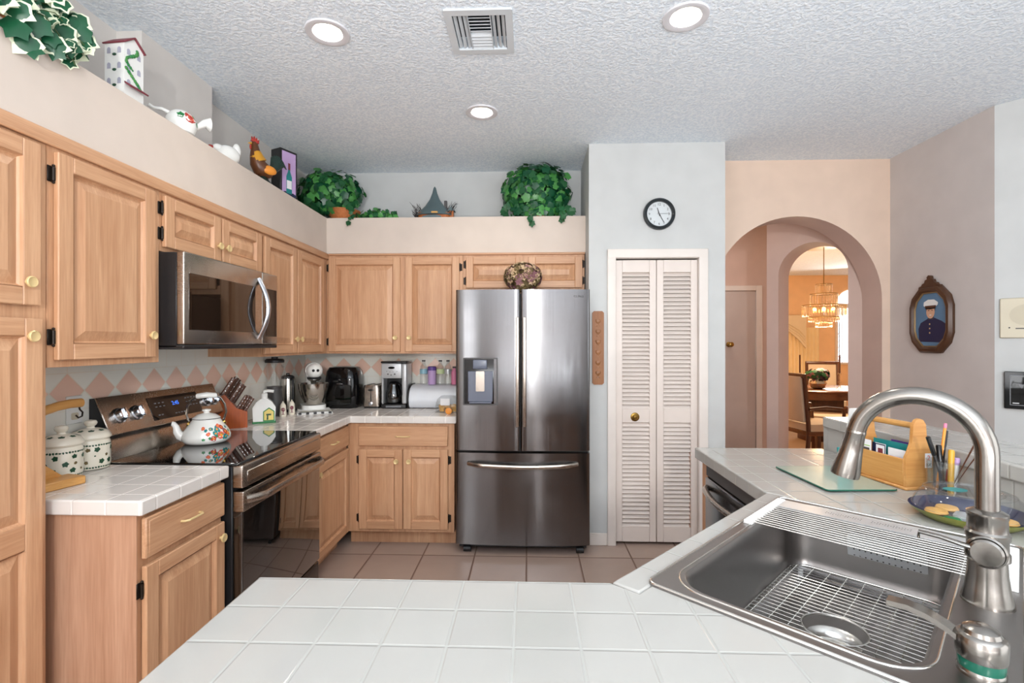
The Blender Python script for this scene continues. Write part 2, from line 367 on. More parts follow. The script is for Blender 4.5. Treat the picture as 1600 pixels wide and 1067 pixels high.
# ------------------------------------------------------------------ room shell
CE = 2.834; WL = -1.864; WB = 4.017; XU = -1.5425; YU = 3.684; PY = 3.48; PX0, PX1 = .4234, 1.374; AY = 3.842; RXW = 2.76
struct('floor', MB().box(-2.0, 4.2, -3.4, 6.0, -.06, 0), 'floor_tile')
struct('floor_dining', MB().box(2.9, 8.2, 4.9, 10.5, .001, .012), 'carpet')
struct('floor_outer', MB().box(4.2, 8.2, -3.4, 10.6, -.06, 0), 'carpet'); struct('floor_far', MB().box(-2.0, 4.2, 6.0, 10.6, -.06, 0), 'carpet')
LIGHTS = [(-.912, 2.19), (.677, 2.14), (-.287, 2.98)]
struct('ceiling', MB().prism([(-2.0, -3.4), (8.2, -3.4), (8.2, 10.6), (-2.0, 10.6)], CE, CE+.08, holes=[circ(x, y, .062, 20) for x, y in LIGHTS] + [[(-.335, 2.085), (-.1, 2.085), (-.1, 2.34), (-.335, 2.34)]]), 'popcorn', smooth=20)
struct('wall_left', MB().box(-2.0, WL, -3.4, WB+.1, 0, CE), 'side_paint')
struct('wall_left_chase', MB().box(WL, -1.745, 2.15, 2.64, 2.378, CE), 'side_paint')
struct('wall_back', MB().box(WL, PX0, WB, WB+.1, 0, CE), 'white_paint')
struct('wall_soffit', MB().prism([(WL, .9), (XU, .9), (XU, YU), (PX0, YU), (PX0, WB), (WL, WB)], 2.105, 2.378), 'soffit_paint')
# pantry block with its doorway
struct('wall_pantry', MB().prism([(PX0, 0), (.605, 0), (.605, 2.03), (1.195, 2.03), (1.195, 0), (PX1, 0), (PX1, CE), (PX0, CE)], PY, PY+.11, axis='y').box(PX0, PX0+.1, PY+.11, WB, 0, CE).box(PX1-.1, PX1, PY+.11, AY+.02, 0, CE).box(PX0+.1, PX1-.1, WB, WB+.1, 0, CE), 'white_paint')
# wall with the round arch
AC, AR, AS = 2.06, .639, 1.761
arch = [(AC+AR*math.cos(R(a)), AS+AR*math.sin(R(a))) for a in range(0, 181, 5)]
struct('wall_arch', MB().prism([(PX1, 0), (AC-AR, 0)] + arch[::-1] + [(AC+AR, 0), (RXW, 0), (RXW, CE), (PX1, CE)], AY, AY+.224, axis='y', side=1).box(RXW, 8.2, AY, AY+.224, 0, CE), ['peach_paint', 'hall_paint'])
struct('wall_right', MB().box(RXW, RXW+.1, 3.002, AY, 0, CE), 'mauve_paint')
struct('wall_right_angled', MB().at(T(RXW, 3.002)@RZ(-45)).box(0, 1.1, 0, .1, 0, CE), 'white_paint')
struct('wall_right_rear', MB().box(RXW+.78, RXW+.88, -3.4, 2.25, 0, CE), 'white_paint')
struct('wall_rear', MB().prism([(-2, 0), (.16, 0), (.16, 2.45), (.32, 2.45), (.32, 0), (3.6, 0), (3.6, CE), (-2, CE)], -3.4, -3.32, axis='y'), 'mauve_paint')
# hall beyond the arch
struct('wall_hall_left', MB().box(PX1-.1, PX1, AY+.224, 5.9, 0, CE), 'hall_paint')
struct('wall_hall_end', MB().box(PX1-.1, 2.85, 5.78, 5.9, 0, CE), 'hall_paint')
dg = T(2.699, 4.066)@RZ(135)                               # x runs along the diagonal wall, y towards the camera side negative
t0, t1 = .096, .629; ac, ar = (t0+t1)/2, (t1-t0)/2
arch2 = [(ac+ar*math.cos(R(a)), 2.03+ar*math.sin(R(a))) for a in range(0, 181, 6)]
struct('wall_diagonal', MB().at(dg).prism([(-.02, 0), (t0, 0)] + arch2[::-1] + [(t1, 0), (.727, 0), (.727, CE), (-.02, CE)], -.27, 0, axis='y'), 'hall_paint')
struct('wall_dining_back', MB().box(PX1, 8.2, 10.37, 10.5, 0, CE), 'orange_paint')
struct('wall_dining_right', MB().box(8.1, 8.2, AY+.2, 10.37, 0, CE), 'orange_paint')
struct('wall_dining_left', MB().box(2.75, 2.85, 5.9, 10.37, 0, CE), 'orange_paint')
# hall door
h = MB().box(1.6, 2.62, 5.755, 5.78, 0, 2.03, .004)
dr = struct('door_1', h, 'hall_door_paint')
MB().at(T(2.31, 5.75, 1.41)@RX(90)).lathe([(.03, 0), (.03, .01), (.012, .02), (.012, .05), (.028, .06), (.028, .08), (.01, .09)]).build('door_handle', 'brass', dr)
struct('trim_1', MB().box(2.62, 2.69, 5.74, 5.78, 0, 2.09, .004).box(1.55, 2.62, 5.74, 5.78, 2.03, 2.09, .004), 'trim_paint')
# pantry door casing and baseboards
cs = MB()
for (a, b_) in ((.552, .612), (1.188, 1.252)): cs.box(a, b_, PY-.018, PY, 0, 2.085, .005)
cs.box(.552, 1.252, PY-.019, PY, 2.024, 2.086, .005)
cs.box(.600, .612, PY, PY+.09, 0, 2.03).box(1.188, 1.2, PY, PY+.09, 0, 2.03).box(.612, 1.188, PY, PY+.09, 2.022, 2.03)
struct('trim_2', cs, 'trim_paint')
struct('baseboard_pantry', MB().box(PX0, .552, PY-.014, PY, 0, .085, .004).box(1.252, PX1, PY-.014, PY, 0, .085, .004), 'trim_paint')
struct('baseboard_right', MB().box(RXW-.014, RXW, 3.01, AY, 0, .085, .004), 'trim_paint')
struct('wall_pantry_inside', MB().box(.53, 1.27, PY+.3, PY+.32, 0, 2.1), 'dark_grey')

# louvred bifold door: two leaves
def leaf(x0, x1, label, knob):
    t = thing('louvered_door_leaf', label, 'closet door', (x0, PY+.012, 0)); W = x1-x0
    f = MB(); s = .048
    for a in (0, W-s): f.box(a, a+s, 0, .028, .02, 2.012, .003)
    for z0, z1 in ((.02, .125), (.862, .96), (1.925, 2.012)): f.box(s, W-s, 0, .028, z0, z1, .002)
    f.build('door_frame', 'door_paint', t)
    for z0, z1 in ((.125, .862), (.96, 1.925)):
        sl = MB(); n = round((z1-z0)/.0295)
        for k in range(n):
            zc = z0 + (k+.5)*(z1-z0)/n
            sl.at(T(0, .014, zc)@RX(-42)).box(s-.002, W-s+.002, -.003, .003, -.019, .019, .002)
        sl.build('louver_slats', 'door_paint' if knob else 'door_paint_stained', t)
    if knob:
        MB().at(T(.749-x0, -.001, .903)@RX(90)).lathe([(.031, 0), (.031, .003), (.026, .005), (.024, .003), (.018, .004), (.016, .012), (.018, .02), (.012, .026), (.002, .027)]).build('door_knob', 'brass', t)
leaf(.613, .899, 'left half of the white louvered pantry door, with round brass knob', True)
leaf(.902, 1.187, 'right half of the white louvered pantry door, without a knob', False)

# backsplashes belong to the walls
struct('wall_left_backsplash', MB().box(WL, WL+.006, 1.52, WB, .915, 1.345).box(WL, WL+.006, 2.0, 2.775, 1.345, 1.42), 'splash_left')
struct('wall_back_backsplash', MB().box(WL+.006, -.45, WB-.006, WB, .915, 1.36), 'splash_back')

# ------------------------------------------------------------------ kitchen cabinets
def knob(p, x, z, y=-.02):
    return MB().at(T(x, y, z)@RX(90)).lathe([(.007, 0), (.006, .007), (.010, .010), (.0175, .013), (.0175, .018), (.015, .020), (.012, .0185), (.001, .0185)], n=20).build('knob', 'cream_knob', p)
def hinge(p, x, z, side):
    b = MB(); b.cyl((x, -.008, z-.022), .0055, .044, 10); b.sph((x, -.008, z+.027), .0045, 8); b.sph((x, -.008, z-.027), .0045, 8)
    b.box(min(x, x+side*.016), max(x, x+side*.016), -.004, 0, z-.026, z+.026, .002)
    return b.build('hinge', 'bronze', p)
def panel_door(p, x0, x1, z0, z1, hs=None, kn=None, mids=(), name='door'):
    b = MB(); s = .055; y = -.02
    b.box(x0, x0+s, y, -.001, z0, z1, .003, i=0).box(x1-s, x1, y, -.001, z0, z1, .003, i=0)
    zs = [z0] + [m for m in mids] + [z1]
    b.box(x0+s, x1-s, y, -.001, z0, z0+s, .003, i=1).box(x0+s, x1-s, y, -.001, z1-s, z1, .003, i=1)
    bounds = []
    lo = z0+s
    for mz in mids:
        b.box(x0+s, x1-s, y, -.001, mz-.04, mz+.04, .003, i=1); bounds.append((lo, mz-.04)); lo = mz+.04
    bounds.append((lo, z1-s))
    for (a, c) in bounds:
        X0, X1 = x0+s, x1-s; g = .008; w_ = min(.034, (c-a)*.28)
        rings = []
        for off, yy in ((0, -.020), (.003, -.011), (g, -.0055), (g+.003, -.0065), (g+w_, -.018), (g+w_+.001, -.0185)):
            rings += [(X0+off, yy, a+off), (X1-off, yy, a+off), (X1-off, yy, c-off), (X0+off, yy, c-off)]
        n = len(rings)//4; fs = []; 
        for j in range(n-1):
            for k in range(4): fs.append((j*4+k, j*4+(k+1) % 4, (j+1)*4+(k+1) % 4, (j+1)*4+k))
        fs.append(tuple((n-1)*4+k for k in range(4)))
        b.add(rings, fs, 0)
        b.box(X0, X1, -.005, -.001, a, c, i=0)
    d = b.build(name, ['oak_z', 'oak_x'], p, recalc=True, smooth=20)
    if hs:
        x, sd = (x0-.005, -1) if hs == 'l' else (x1+.005, 1)
        hz = (z0+.075, z1-.075) if z1-z0 > .3 else (z0+.055, z1-.055)
        for z in hz: hinge(d, x, z, sd)
    if kn: knob(d, *kn)
    return d
def drawer(p, x0, x1, z0, z1, pull=True):
    d = MB().box(x0, x1, -.02, -.001, z0, z1, .004).box(x0+.012, x1-.012, -.022, -.019, z0+.012, z1-.012, .0015).build('drawer', 'oak_x', p)
    if pull:
        xc, zc = (x0+x1)/2, (z0+z1)/2; b = MB()
        b.tube([(xc-.048, -.02, zc), (xc-.047, -.034, zc), (xc-.036, -.044, zc), (xc+.036, -.044, zc), (xc+.047, -.034, zc), (xc+.048, -.02, zc)], .0045, 8)
        b.build('drawer_pull', 'cream_knob', d)
    return d
def cabinet(name, label, loc, rz, wd, z0, z1, depth, doors=(), drawers=(), toe=0, cat='cabinet', group=None):
    t = thing(name, label, cat, loc, rz, group); b = MB()
    if toe:
        b.box(0, wd, .003, depth, toe, z1, .001).box(.0, wd, .07, depth, 0, toe)
    else: b.box(0, wd, 0, depth, z0, z1, .001)
    b.build('cabinet_body', 'oak_z', t)
    for d in doors: panel_door(t, *d)
    for d in drawers: drawer(t, *d)
    return t
# left wall, facing +X: local x runs along world +Y.  loc = (face X, start Y)
LR = R(90); DU = .3215
cabinet('tall_cabinet', 'tall oak pantry cabinet cut off by the left edge of the photo', (XU, .98, 0), LR, .535, 0, 2.06, .30,
        doors=[(.04, .499, 1.54, 2.045, None, (.455, 1.61)), (.03, .505, .10, 1.50, None, (.462, 1.445), (.835,))], toe=.09)
cabinet('wall_cabinet', 'oak wall cabinet with one tall door above the two canisters', (XU, 1.516, 0), LR, .474, 1.345, 2.06, DU,
        doors=[(.018, .434, 1.368, 2.045, 'l', (.405, 1.455))])
cabinet('wall_cabinet', 'short two-door oak cabinet directly above the microwave', (XU, 1.991, 0), LR, .782, 1.81, 2.06, DU,
        doors=[(.012, .385, 1.828, 2.045, 'l', (.36, 1.90)), (.397, .755, 1.828, 2.045, 'r', (.425, 1.90))])
cabinet('wall_cabinet', 'oak wall cabinet with two narrow doors right of the microwave', (XU, 2.774, 0), LR, .909, 1.345, 2.06, DU,
        doors=[(.008, .395, 1.36, 2.045, None, (.37, 1.45)), (.412, .822, 1.36, 2.045, 'r', (.44, 1.45))])
cabinet('wall_cabinet', 'oak wall cabinet on back wall with a wide and a narrow door', (XU, YU, 0), 0, 1.042, 1.345, 2.09, DU+.005,
        doors=[(.022, .570, 1.36, 2.072, 'l', (.535, 1.465)), (.608, 1.018, 1.36, 2.072, 'r', (.64, 1.465))])
cabinet('wall_cabinet', 'short two-door oak cabinet above the refrigerator', (-.499, YU, 0), 0, .915, 1.80, 2.09, DU+.005,
        doors=[(.026, .454, 1.838, 2.072, 'l', None), (.492, .897, 1.838, 2.072, 'r', None)])
tag(MB().box(XU-.002, XU+.016, .95, YU+.01, 2.058, 2.105, .004, i=0).build('crown_molding', 'oak_y'), 'oak crown strip along top of the left wall cabinets', 'molding')
tag(MB().box(XU+.016, .42, YU-.014, YU+.004, 2.088, 2.105, .004).build('crown_molding', 'oak_x'), 'oak crown strip along top of the back wall cabinets', 'molding')
# base cabinets
XC, YC = -1.247, 3.379; FX = -1.278
fcab = cabinet('base_cabinet', 'oak base cabinet left of the stove with its plain side panel showing', (FX, 1.556, 0), LR, .438, 0, .862, .58,
        doors=[(.014, .43, .11, .688, 'l', (.40, .63))], drawers=[(.012, .43, .712, .848)], toe=.1)
MB().box(-.004, .0, .0, .58, 0, .862).build('side_panel', 'oak_end', fcab)
cabinet('base_cabinet', 'narrow oak base cabinet between stove and inside corner', (FX, 2.79, 0), LR, .61, 0, .862, .58,
        doors=[(.05, .598, .11, .69, None, (.10, .632))], drawers=[(.05, .598, .712, .848)], toe=.1)
cabinet('base_cabinet', 'two-door oak base cabinet on back wall left of the refrigerator', (FX+.002, YC+.027, 0), 0, .755, 0, .862, .6,
        doors=[(.085, .392, .125, .682, 'l', (.352, .60)), (.40, .712, .125, .682, 'r', (.44, .60))], drawers=[(.085, .712, .706, .845)], toe=.1)

# ------------------------------------------------------------------ counters
def counter(name, label, poly, mats, z0=.865, z1=.915, holes=None, extra=None):
    b = MB().prism(poly, z0, z1, holes=holes)
    if extra: extra(b)
    o = b.build(name, mats, smooth=20)
    md = o.modifiers.new('edge', 'BEVEL'); md.width = .006; md.segments = 3; md.limit_method = 'ANGLE'; md.angle_limit = R(40)
    return tag(o, label, 'countertop')
counter('countertop', 'white tiled countertop piece left of the stove, under the canisters', [(WL+.007, 1.535), (XC, 1.535), (XC, 1.998), (WL+.007, 1.998)], 'counter_tile_left')
counter('countertop', 'white tiled corner countertop between stove and refrigerator', [(WL+.007, 2.785), (XC, 2.785), (XC, YC), (-.505, YC), (-.505, WB-.007), (WL+.007, WB-.007)], 'counter_tile_left')
SA = R(45.8); e1 = Vector((math.cos(SA), math.sin(SA))); e2 = Vector((math.sin(SA), -math.cos(SA))); S0 = Vector((.245, 1.045))
def sk(s, d): p = S0 + e1*s + e2*d; return (p.x, p.y)
SINK = T(S0.x, S0.y, .915)@Matrix(((e1.x, -e2.x, 0, 0), (e1.y, -e2.y, 0, 0), (0, 0, 1, 0), (0, 0, 0, 1)))   # local x along the front, y = -d
cut = [sk(.02, .02), sk(.81, .02), sk(.81, .54), sk(.02, .54)]
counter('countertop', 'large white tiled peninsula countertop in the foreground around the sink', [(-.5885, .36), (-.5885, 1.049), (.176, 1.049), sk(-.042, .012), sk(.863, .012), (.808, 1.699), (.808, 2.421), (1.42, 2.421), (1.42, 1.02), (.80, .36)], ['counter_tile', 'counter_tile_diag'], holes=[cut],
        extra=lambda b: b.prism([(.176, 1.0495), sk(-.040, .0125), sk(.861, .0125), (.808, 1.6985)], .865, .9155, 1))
# raised bar
tag(MB().box(1.425, 1.435, 1.0, 2.421, .862, 1.02).box(1.435, 1.70, 1.0, 2.40, 0, 1.02).build('bar_wall', 'counter_tile'), 'short tiled wall carrying the raised bar top', 'half wall')
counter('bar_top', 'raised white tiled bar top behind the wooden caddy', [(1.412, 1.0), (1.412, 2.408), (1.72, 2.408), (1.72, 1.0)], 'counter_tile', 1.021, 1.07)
# peninsula cabinets
cabinet('base_cabinet', 'oak peninsula base cabinet under the foreground counter, facing the stove side', (.14, 1.02, 0), R(180), .70, 0, .862, .60,
        doors=[(.02, .34, .12, .69, 'r', (.31, .62)), (.355, .68, .12, .69, 'l', (.39, .62))], drawers=[(.02, .68, .712, .848)], toe=.1)
o = cabinet('base_cabinet', 'oak corner sink cabinet under the stainless sink', sk(.80, 0)+(0,), SA+R(180), .78, 0, .70, .45,
        doors=[(.02, .375, .12, .69, 'r', (.34, .62)), (.395, .75, .12, .69, 'l', (.43, .62))], toe=.1)
cabinet('base_cabinet', 'oak filler cabinet past the dishwasher at the end of the peninsula', (.842, 2.41, 0), R(-90), .07, 0, .862, .56)

# ------------------------------------------------------------------ dishwasher
t = thing('dishwasher', 'stainless dishwasher under the counter right of the pantry door', 'dishwasher', (.838, 2.335, 0), R(-90))
MB().box(0, .60, .02, .56, .1, .862).box(0, .6, .08, .56, 0, .1).build('body', 'dark_grey', t)
MB().box(.003, .597, -.012, .02, .12, .80, .01).build('door', 'fridge_steel', t)
MB().box(.003, .597, -.006, .02, .803, .858, .004).build('control_strip', 'dark_grey', t)
hb = [(.03+.54*k/20, -.012-.05*math.sin(math.pi*k/20)**.6, .755) for k in range(21)]
MB().tube(hb, .014, 10, flat=.9).build('handle', 'range_steel', t)

# ------------------------------------------------------------------ refrigerator
t = thing('refrigerator', 'stainless steel french door refrigerator with water dispenser', 'refrigerator', (-.497, 3.29, 0))
W_ = .908
def arcy(x): u = (x-W_/2)/(W_/2); return .0 + .022*u*u
def door_prof(x0, x1, r=.014, n=14):
    out = [(x0, .075)]
    for k in range(5): a = R(180+ k*22.5); out.append((x0+r+r*math.cos(a), arcy(x0)+r+r*math.sin(a)))
    for k in range(1, n): x = x0+r+(x1-x0-2*r)*k/n; out.append((x, arcy(x)))
    for k in range(5): a = R(270+k*22.5); out.append((x1-r+r*math.cos(a), arcy(x1)+r+r*math.sin(a)))
    return out + [(x1, .075)]
MB().box(.008, W_-.008, .078, .70, .05, 1.765, .004).build('cabinet_body', 'dark_grey', t)
lx = .437
dl = MB().prism(door_prof(0, lx), .70, 1.786).build('left_door', 'fridge_steel', t)
drr = MB().prism(door_prof(lx+.006, W_), .70, 1.786).build('right_door', 'fridge_steel', t)
fz = MB().prism(door_prof(0, W_, n=24), .062, .683).build('freezer_drawer', 'fridge_steel', t)
for nm, xx, p in (('handle', lx-.030, dl), ('handle', lx+.018, drr)):
    b = MB(); b.box(xx, xx+.024, -.012, .004, .86, 1.60, .005); b.build(nm, 'range_steel', p)
pts = [(.085+.738*k/24, arcy(.085+.738*k/24)-.004-.040*min(1, math.sin(math.pi*k/24)*3), .612-.012*math.sin(math.pi*k/24)) for k in range(25)]
b = MB().tube(pts, .011, 10, up=(0, 0, 1), flat=1.4); b.build('handle', 'range_steel', fz)
# dispenser
dp = MB().prism(rrect(.052, .286, 1.006, 1.326, .006), -.002, .03, axis='y', holes=[rrect(.060, .278, 1.014, 1.318, .004)]).build('dispenser_frame', 'dark_grey', dl)
MB().box(.060, .278, .004, .03, 1.014, 1.318).build('dispenser_panel', 'black_gloss', dp)
MB().box(.085, .253, -.0005, .006, 1.03, 1.235, .004).box(.12, .215, -.012, .006, 1.25, 1.312, .006).box(.095, .245, -.008, .004, 1.018, 1.03, .002).build('dispenser_recess', 'blue_grey', dp)
MB().prism(rrect(.140, .198, 1.10, 1.235, .006), -.01, 0, axis='y').build('dispenser_paddle', 'range_steel', dp)
text('brand_lettering', 'SAMSUNG', .022, 'dark_grey', drr, T(.815, arcy(.815)-.001, 1.738)@FACE_Y)
ft = MB()
for x in (.05, W_-.09): ft.at(T(x, .05, .0)@RY(90)).cyl((-.022, 0, 0), .021, .05, 16)
ft.at(Matrix()).box(.02, W_-.02, .06, .10, .03, .06)
ft.build('roller_foot', 'black_satin', t)

# ------------------------------------------------------------------ range: local x along world Y, local -y towards the room
t = thing('electric_range', 'stainless and black glass-top electric range between the two counters', 'stove', (-1.222, 2.005, 0), LR)
W_ = .768
MB().box(.004, W_-.004, .02, .628, .02, .905, .003).build('oven_body', 'black_satin', t)
MB().box(0, W_, -.004, .56, .906, .921, .004).build('glass_cooktop', 'black_glass', t)
fr = MB().box(0, W_, -.028, .02, .815, .912, .008)
fr.box(.03, W_-.03, -.031, -.02, .835, .885, .004); fr.build('front_panel', 'range_steel', t)
od = MB().box(.006, W_-.006, -.024, .02, .19, .80, .006).build('oven_door', 'oven_glass', t)
MB().box(.004, W_-.004, -.029, .018, .715, .802, .005).build('door_rail', 'range_steel', od)
b = MB().tube([(.02+.728*k/20, -.03-.045*min(1, math.sin(math.pi*k/20)*4), .765) for k in range(21)], .013, 10, up=(0, 0, 1), flat=1.35); b.build('oven_handle', 'range_steel', od)
for k in range(5): MB().box(.12+.12*k, .19+.12*k, -.0305, -.028, .779, .787).build('vent_slot', 'black_satin', od)
MB().box(.006, W_-.006, -.018, .02, .03, .178, .005).build('storage_drawer', 'black_gloss', t)
# backguard
MB().prism([(.56, .921), (.575, .918), (.62, .918), (.62, 1.04), (.602, 1.04), (.578, 1.015)], .01, W_-.01, axis='x').build('backguard_riser', 'range_steel', t)
bg = MB().prism([(.545, 1.03), (.58, 1.008), (.634, 1.008), (.634, 1.188), (.612, 1.19)], .0, W_, axis='x').build('control_panel', 'black_satin', t)
sl = math.degrees(math.atan2(.067, .16)); PM = T(0, .5485, 1.035)@RX(-sl)        # panel plane: z up along the slope, y = depth
MB().at(PM).box(.0, W_, -.006, .004, -.006, .168, .003).build('steel_fascia', 'range_steel', bg)
MB().at(PM).box(.255, .60, -.008, -.004, .02, .135, .002).build('touch_display', 'black_gloss', bg)
tx = MB().at(PM)
for a, z in [(.29+.025*k, .10) for k in range(3)] + [(.29+.025*k, .082) for k in range(3)] + [(.50+.022*k, .065+.02*j) for k in range(4) for j in range(3)] + [(.40+.02*k, .035) for k in range(4)] + [(.29, .04), (.31, .04)]: tx.box(a, a+.012, -.0088, -.008, z, z+.005)
tx.build('touch_key_marks', 'grey_plastic', bg)
text('clock_digits', '2:45', .028, 'led_blue', bg, PM@T(.425, -.0088, .09)@FACE_Y)
for x in (.08, .175, .655, .715):
    MB().at(PM).box(x-.006, x+.006, -.046, -.034, .05, .10, .003).at(PM@T(x, -.006, .075)@RX(90)).lathe([(.034, 0), (.034, .006), (.028, .009), (.026, .026), (.022, .03), (.002, .03)], n=28).build('burner_knob', 'bright_handle', bg)

# ------------------------------------------------------------------ over-the-range microwave
t = thing('microwave', 'stainless over-the-range microwave hung under the short cabinet', 'microwave', (-1.44, 1.992, 0), LR)
MB().box(0, .758, .028, .42, 1.405, 1.805, .003).build('casing', 'black_satin', t)
mdr = MB().box(0, .600, -.004, .03, 1.418, 1.808, .006).box(.602, .758, -.004, .03, 1.418, 1.808, .006).build('door', 'range_steel', t)
MB().box(0, .758, -.002, .4, 1.398, 1.417, .004).build('bottom_grille', 'black_satin', t)
MB().box(.028, .53, -.006, -.003, 1.48, 1.722, .001).build('window', 'micro_glass', mdr)
MB().box(.635, .745, -.006, -.003, 1.46, 1.722, .001).build('keypad', 'black_gloss', mdr)
hp = [(.565, -.004-.052*math.sin(math.pi*k/16), 1.447+.32*k/16) for k in range(17)]
MB().tube(hp, .012, 10, up=(1, 0, 0), flat=1.2).build('handle', 'bright_handle', mdr)
for z in (1.46, 1.72): MB().at(T(0, .33, z)@RY(-90)).cyl((0, 0, 0), .006, .003, 12).build('screw', 'chrome', t)

#PART2
# ------------------------------------------------------------------ decorations wrapped on a turned body
def rad(prof, z):
    for (r0, z0), (r1, z1) in zip(prof, prof[1:]):
        if min(z0, z1) <= z <= max(z0, z1) and abs(z1-z0) > 1e-6: return r0+(r1-r0)*(z-z0)/(z1-z0)
    return prof[0][0] if z < prof[0][1] else prof[-1][0]
def decal(mb, prof, ang, z0, poly, i=0, eps=.0009, rot=0, sc=1):
    """wrap polygon (list of (u,v)) onto the surface as a fan"""
    cr, sr = math.cos(R(rot)), math.sin(R(rot)); P = [(0, 0)] + [((u*cr-v*sr)*sc, (u*sr+v*cr)*sc) for u, v in poly]; vs = []
    for u, v in P:
        z = z0+v; r = rad(prof, z)+eps; a = R(ang)+u/max(r, .01); vs.append((r*math.cos(a), r*math.sin(a), z))
    n = len(poly); mb.add(vs, [(0, 1+k, 1+(k+1) % n) for k in range(n)], i)
def blob(n, r, wob=.25, seed=0):
    q = random.Random(seed); return [(r*(1+wob*q.uniform(-1, 1))*math.cos(2*math.pi*k/n), r*(1+wob*q.uniform(-1, 1))*math.sin(2*math.pi*k/n)) for k in range(n)]
LEAF = [(0, 1.1), (.38, .62), (.92, .45), (.74, .08), (.68, -.5), (.22, -.62), (0, -.5), (-.22, -.62), (-.68, -.5), (-.74, .08), (-.92, .45), (-.38, .62)]
CL = [(.3, 1), (.8, .7), (.8, .1), (1, -.4), (.5, -.9), (0, -.6), (-.5, -.9), (-1, -.4), (-.8, .1), (-.8, .7), (-.3, 1), (0, .7)]
def xy(px, Y): return ((px-800)/765.2-.0346)/(1+(px-800)/765.2*.0346)*Y

# ------------------------------------------------------------------ ceiling fittings
for (x, y), lb in zip(LIGHTS, ('recessed ceiling light on the left, above the stove side', 'recessed ceiling light on the right, nearest the top edge of the photo', 'recessed ceiling light nearest the refrigerator')):
    t = thing('recessed_light', lb, 'ceiling light', (x, y, CE), 0, 'recessed lights in the kitchen ceiling')
    MB().lathe([(.062, .004), (.066, -.004), (.085, -.009), (.096, -.007), (.098, 0), (.062, 0.001)], n=40, capb=False, capt=False).build('trim_ring', 'lamp_ring', t)
    MB().lathe([(.0618, .0), (.060, .03), (.050, .055)], n=36, capb=False, capt=False).build('baffle', 'can_inner', t)
    MB().cyl((0, 0, .053), .050, .006, 30).build('lamp_lens', 'lamp_glow', t)
    sl_ = bpy.data.lights.new('lamp', 'AREA'); sl_.shape = 'DISK'; sl_.size = .09; sl_.energy = 7; sl_.color = (1, .95, .86)
    so = bpy.data.objects.new('lamp', sl_); col.objects.link(so); so.parent = t; so.location = (0, 0, .048)
t = thing('ceiling_vent', 'white square air vent with louvres in the ceiling', 'air vent', (-.2175, 2.2125, CE))
MB().prism(rrect(-.147, .147, -.157, .157, .004, 1), -.008, 0, holes=[[(-.115, -.122), (.115, -.122), (.115, .122), (-.115, .122)]]).build('vent_frame', 'vent_paint', t)
MB().box(-.115, .115, -.122, .122, .055, .06).build('vent_back', 'vent_dark', t)
b = MB()
for k in range(3):
    for sgn in (-1, 1): b.at(T(sgn*(.062+.021*k), 0, .004)@RY(sgn*35)).box(-.008, .008, -.12, .12, -.001, .001)
for k in range(11): b.at(T(0, -.112+.0224*k, .003)@RX(28 if k < 6 else -38)).box(-.047, .047, -.0105, .0105, -.001, .001)
b.at(Matrix()).box(-.051, -.048, -.12, .12, -.006, .012).box(.048, .051, -.12, .12, -.006, .012)
b.build('vent_slats', 'vent_paint', t)

# ------------------------------------------------------------------ pantry wall: clock and plaque
t = thing('wall_clock', 'round dark-rimmed wall clock above the pantry door', 'clock', (.913, PY, 2.33))
MB().at(RX(90)).lathe([(.108, 0), (.112, .012), (.108, .028), (.098, .034), (.088, .026), (.086, .012)], n=48, capt=False).build('clock_rim', 'clock_rim', t)
fc = MB().at(RX(90)).cyl((0, 0, .006), .088, .004, 48).build('clock_face', 'clock_face', t)
for k in range(12):
    a = R(90-30*(k+1)); text('numeral', str(k+1), .024, 'dark_grey', fc, T(.068*math.cos(a), -.0106, .068*math.sin(a))@FACE_Y)
def hand(nm, ang, ln, wd, y):
    return MB().at(T(0, y, 0)@RY(ang)).prism([(-wd, -.016), (wd, -.016), (wd*.6, ln), (-wd*.6, ln)], -.0015, 0, axis='y').build(nm, 'black_satin', t)
hand('hour_hand', -18, .045, .003, -.014); hand('minute_hand', 152, .066, .0024, -.016); hand('second_hand', 88, .072, .0009, -.018)
t = thing('carved_plaque', 'narrow carved wooden plaque hanging between refrigerator and pantry door', 'wall plaque', (.487, PY, 1.391))
c_ = .012
MB().prism([(-.041+c_, -.259), (.041-c_, -.259), (.041, -.259+c_), (.041, .259-c_), (.041-c_, .259), (-.041+c_, .259), (-.041, .259-c_), (-.041, -.259+c_)], -.012, 0, axis='y').build('board', 'plaque_wood', t)
for k in range(6):
    z = .178-.073*k
    MB().at(T(0, -.0115, z)@Matrix.Diagonal((1, .32, 1, 1))).lathe([(.014, -.026), (.013, -.022), (.005, -.016), (.005, -.008), (.014, 0), (.019, .010), (.018, .022), (.014, .024)], n=16).build('carved_cup', 'carved_wood', t)

# ------------------------------------------------------------------ left wall outlet
t = thing('outlet_plate', 'white double outlet plate on the backsplash behind the canisters', 'outlet', (WL+.006, 1.936, 1.152), LR)
MB().box(-.036, .036, -.005, 0, -.057, .057, .002).build('plate', 'white_gloss', t)
for z in (-.026, .026): MB().prism(rrect(-.015, .015, z-.014, z+.014, .006, 4), -.0075, -.004, axis='y').build('socket', 'almond', t)

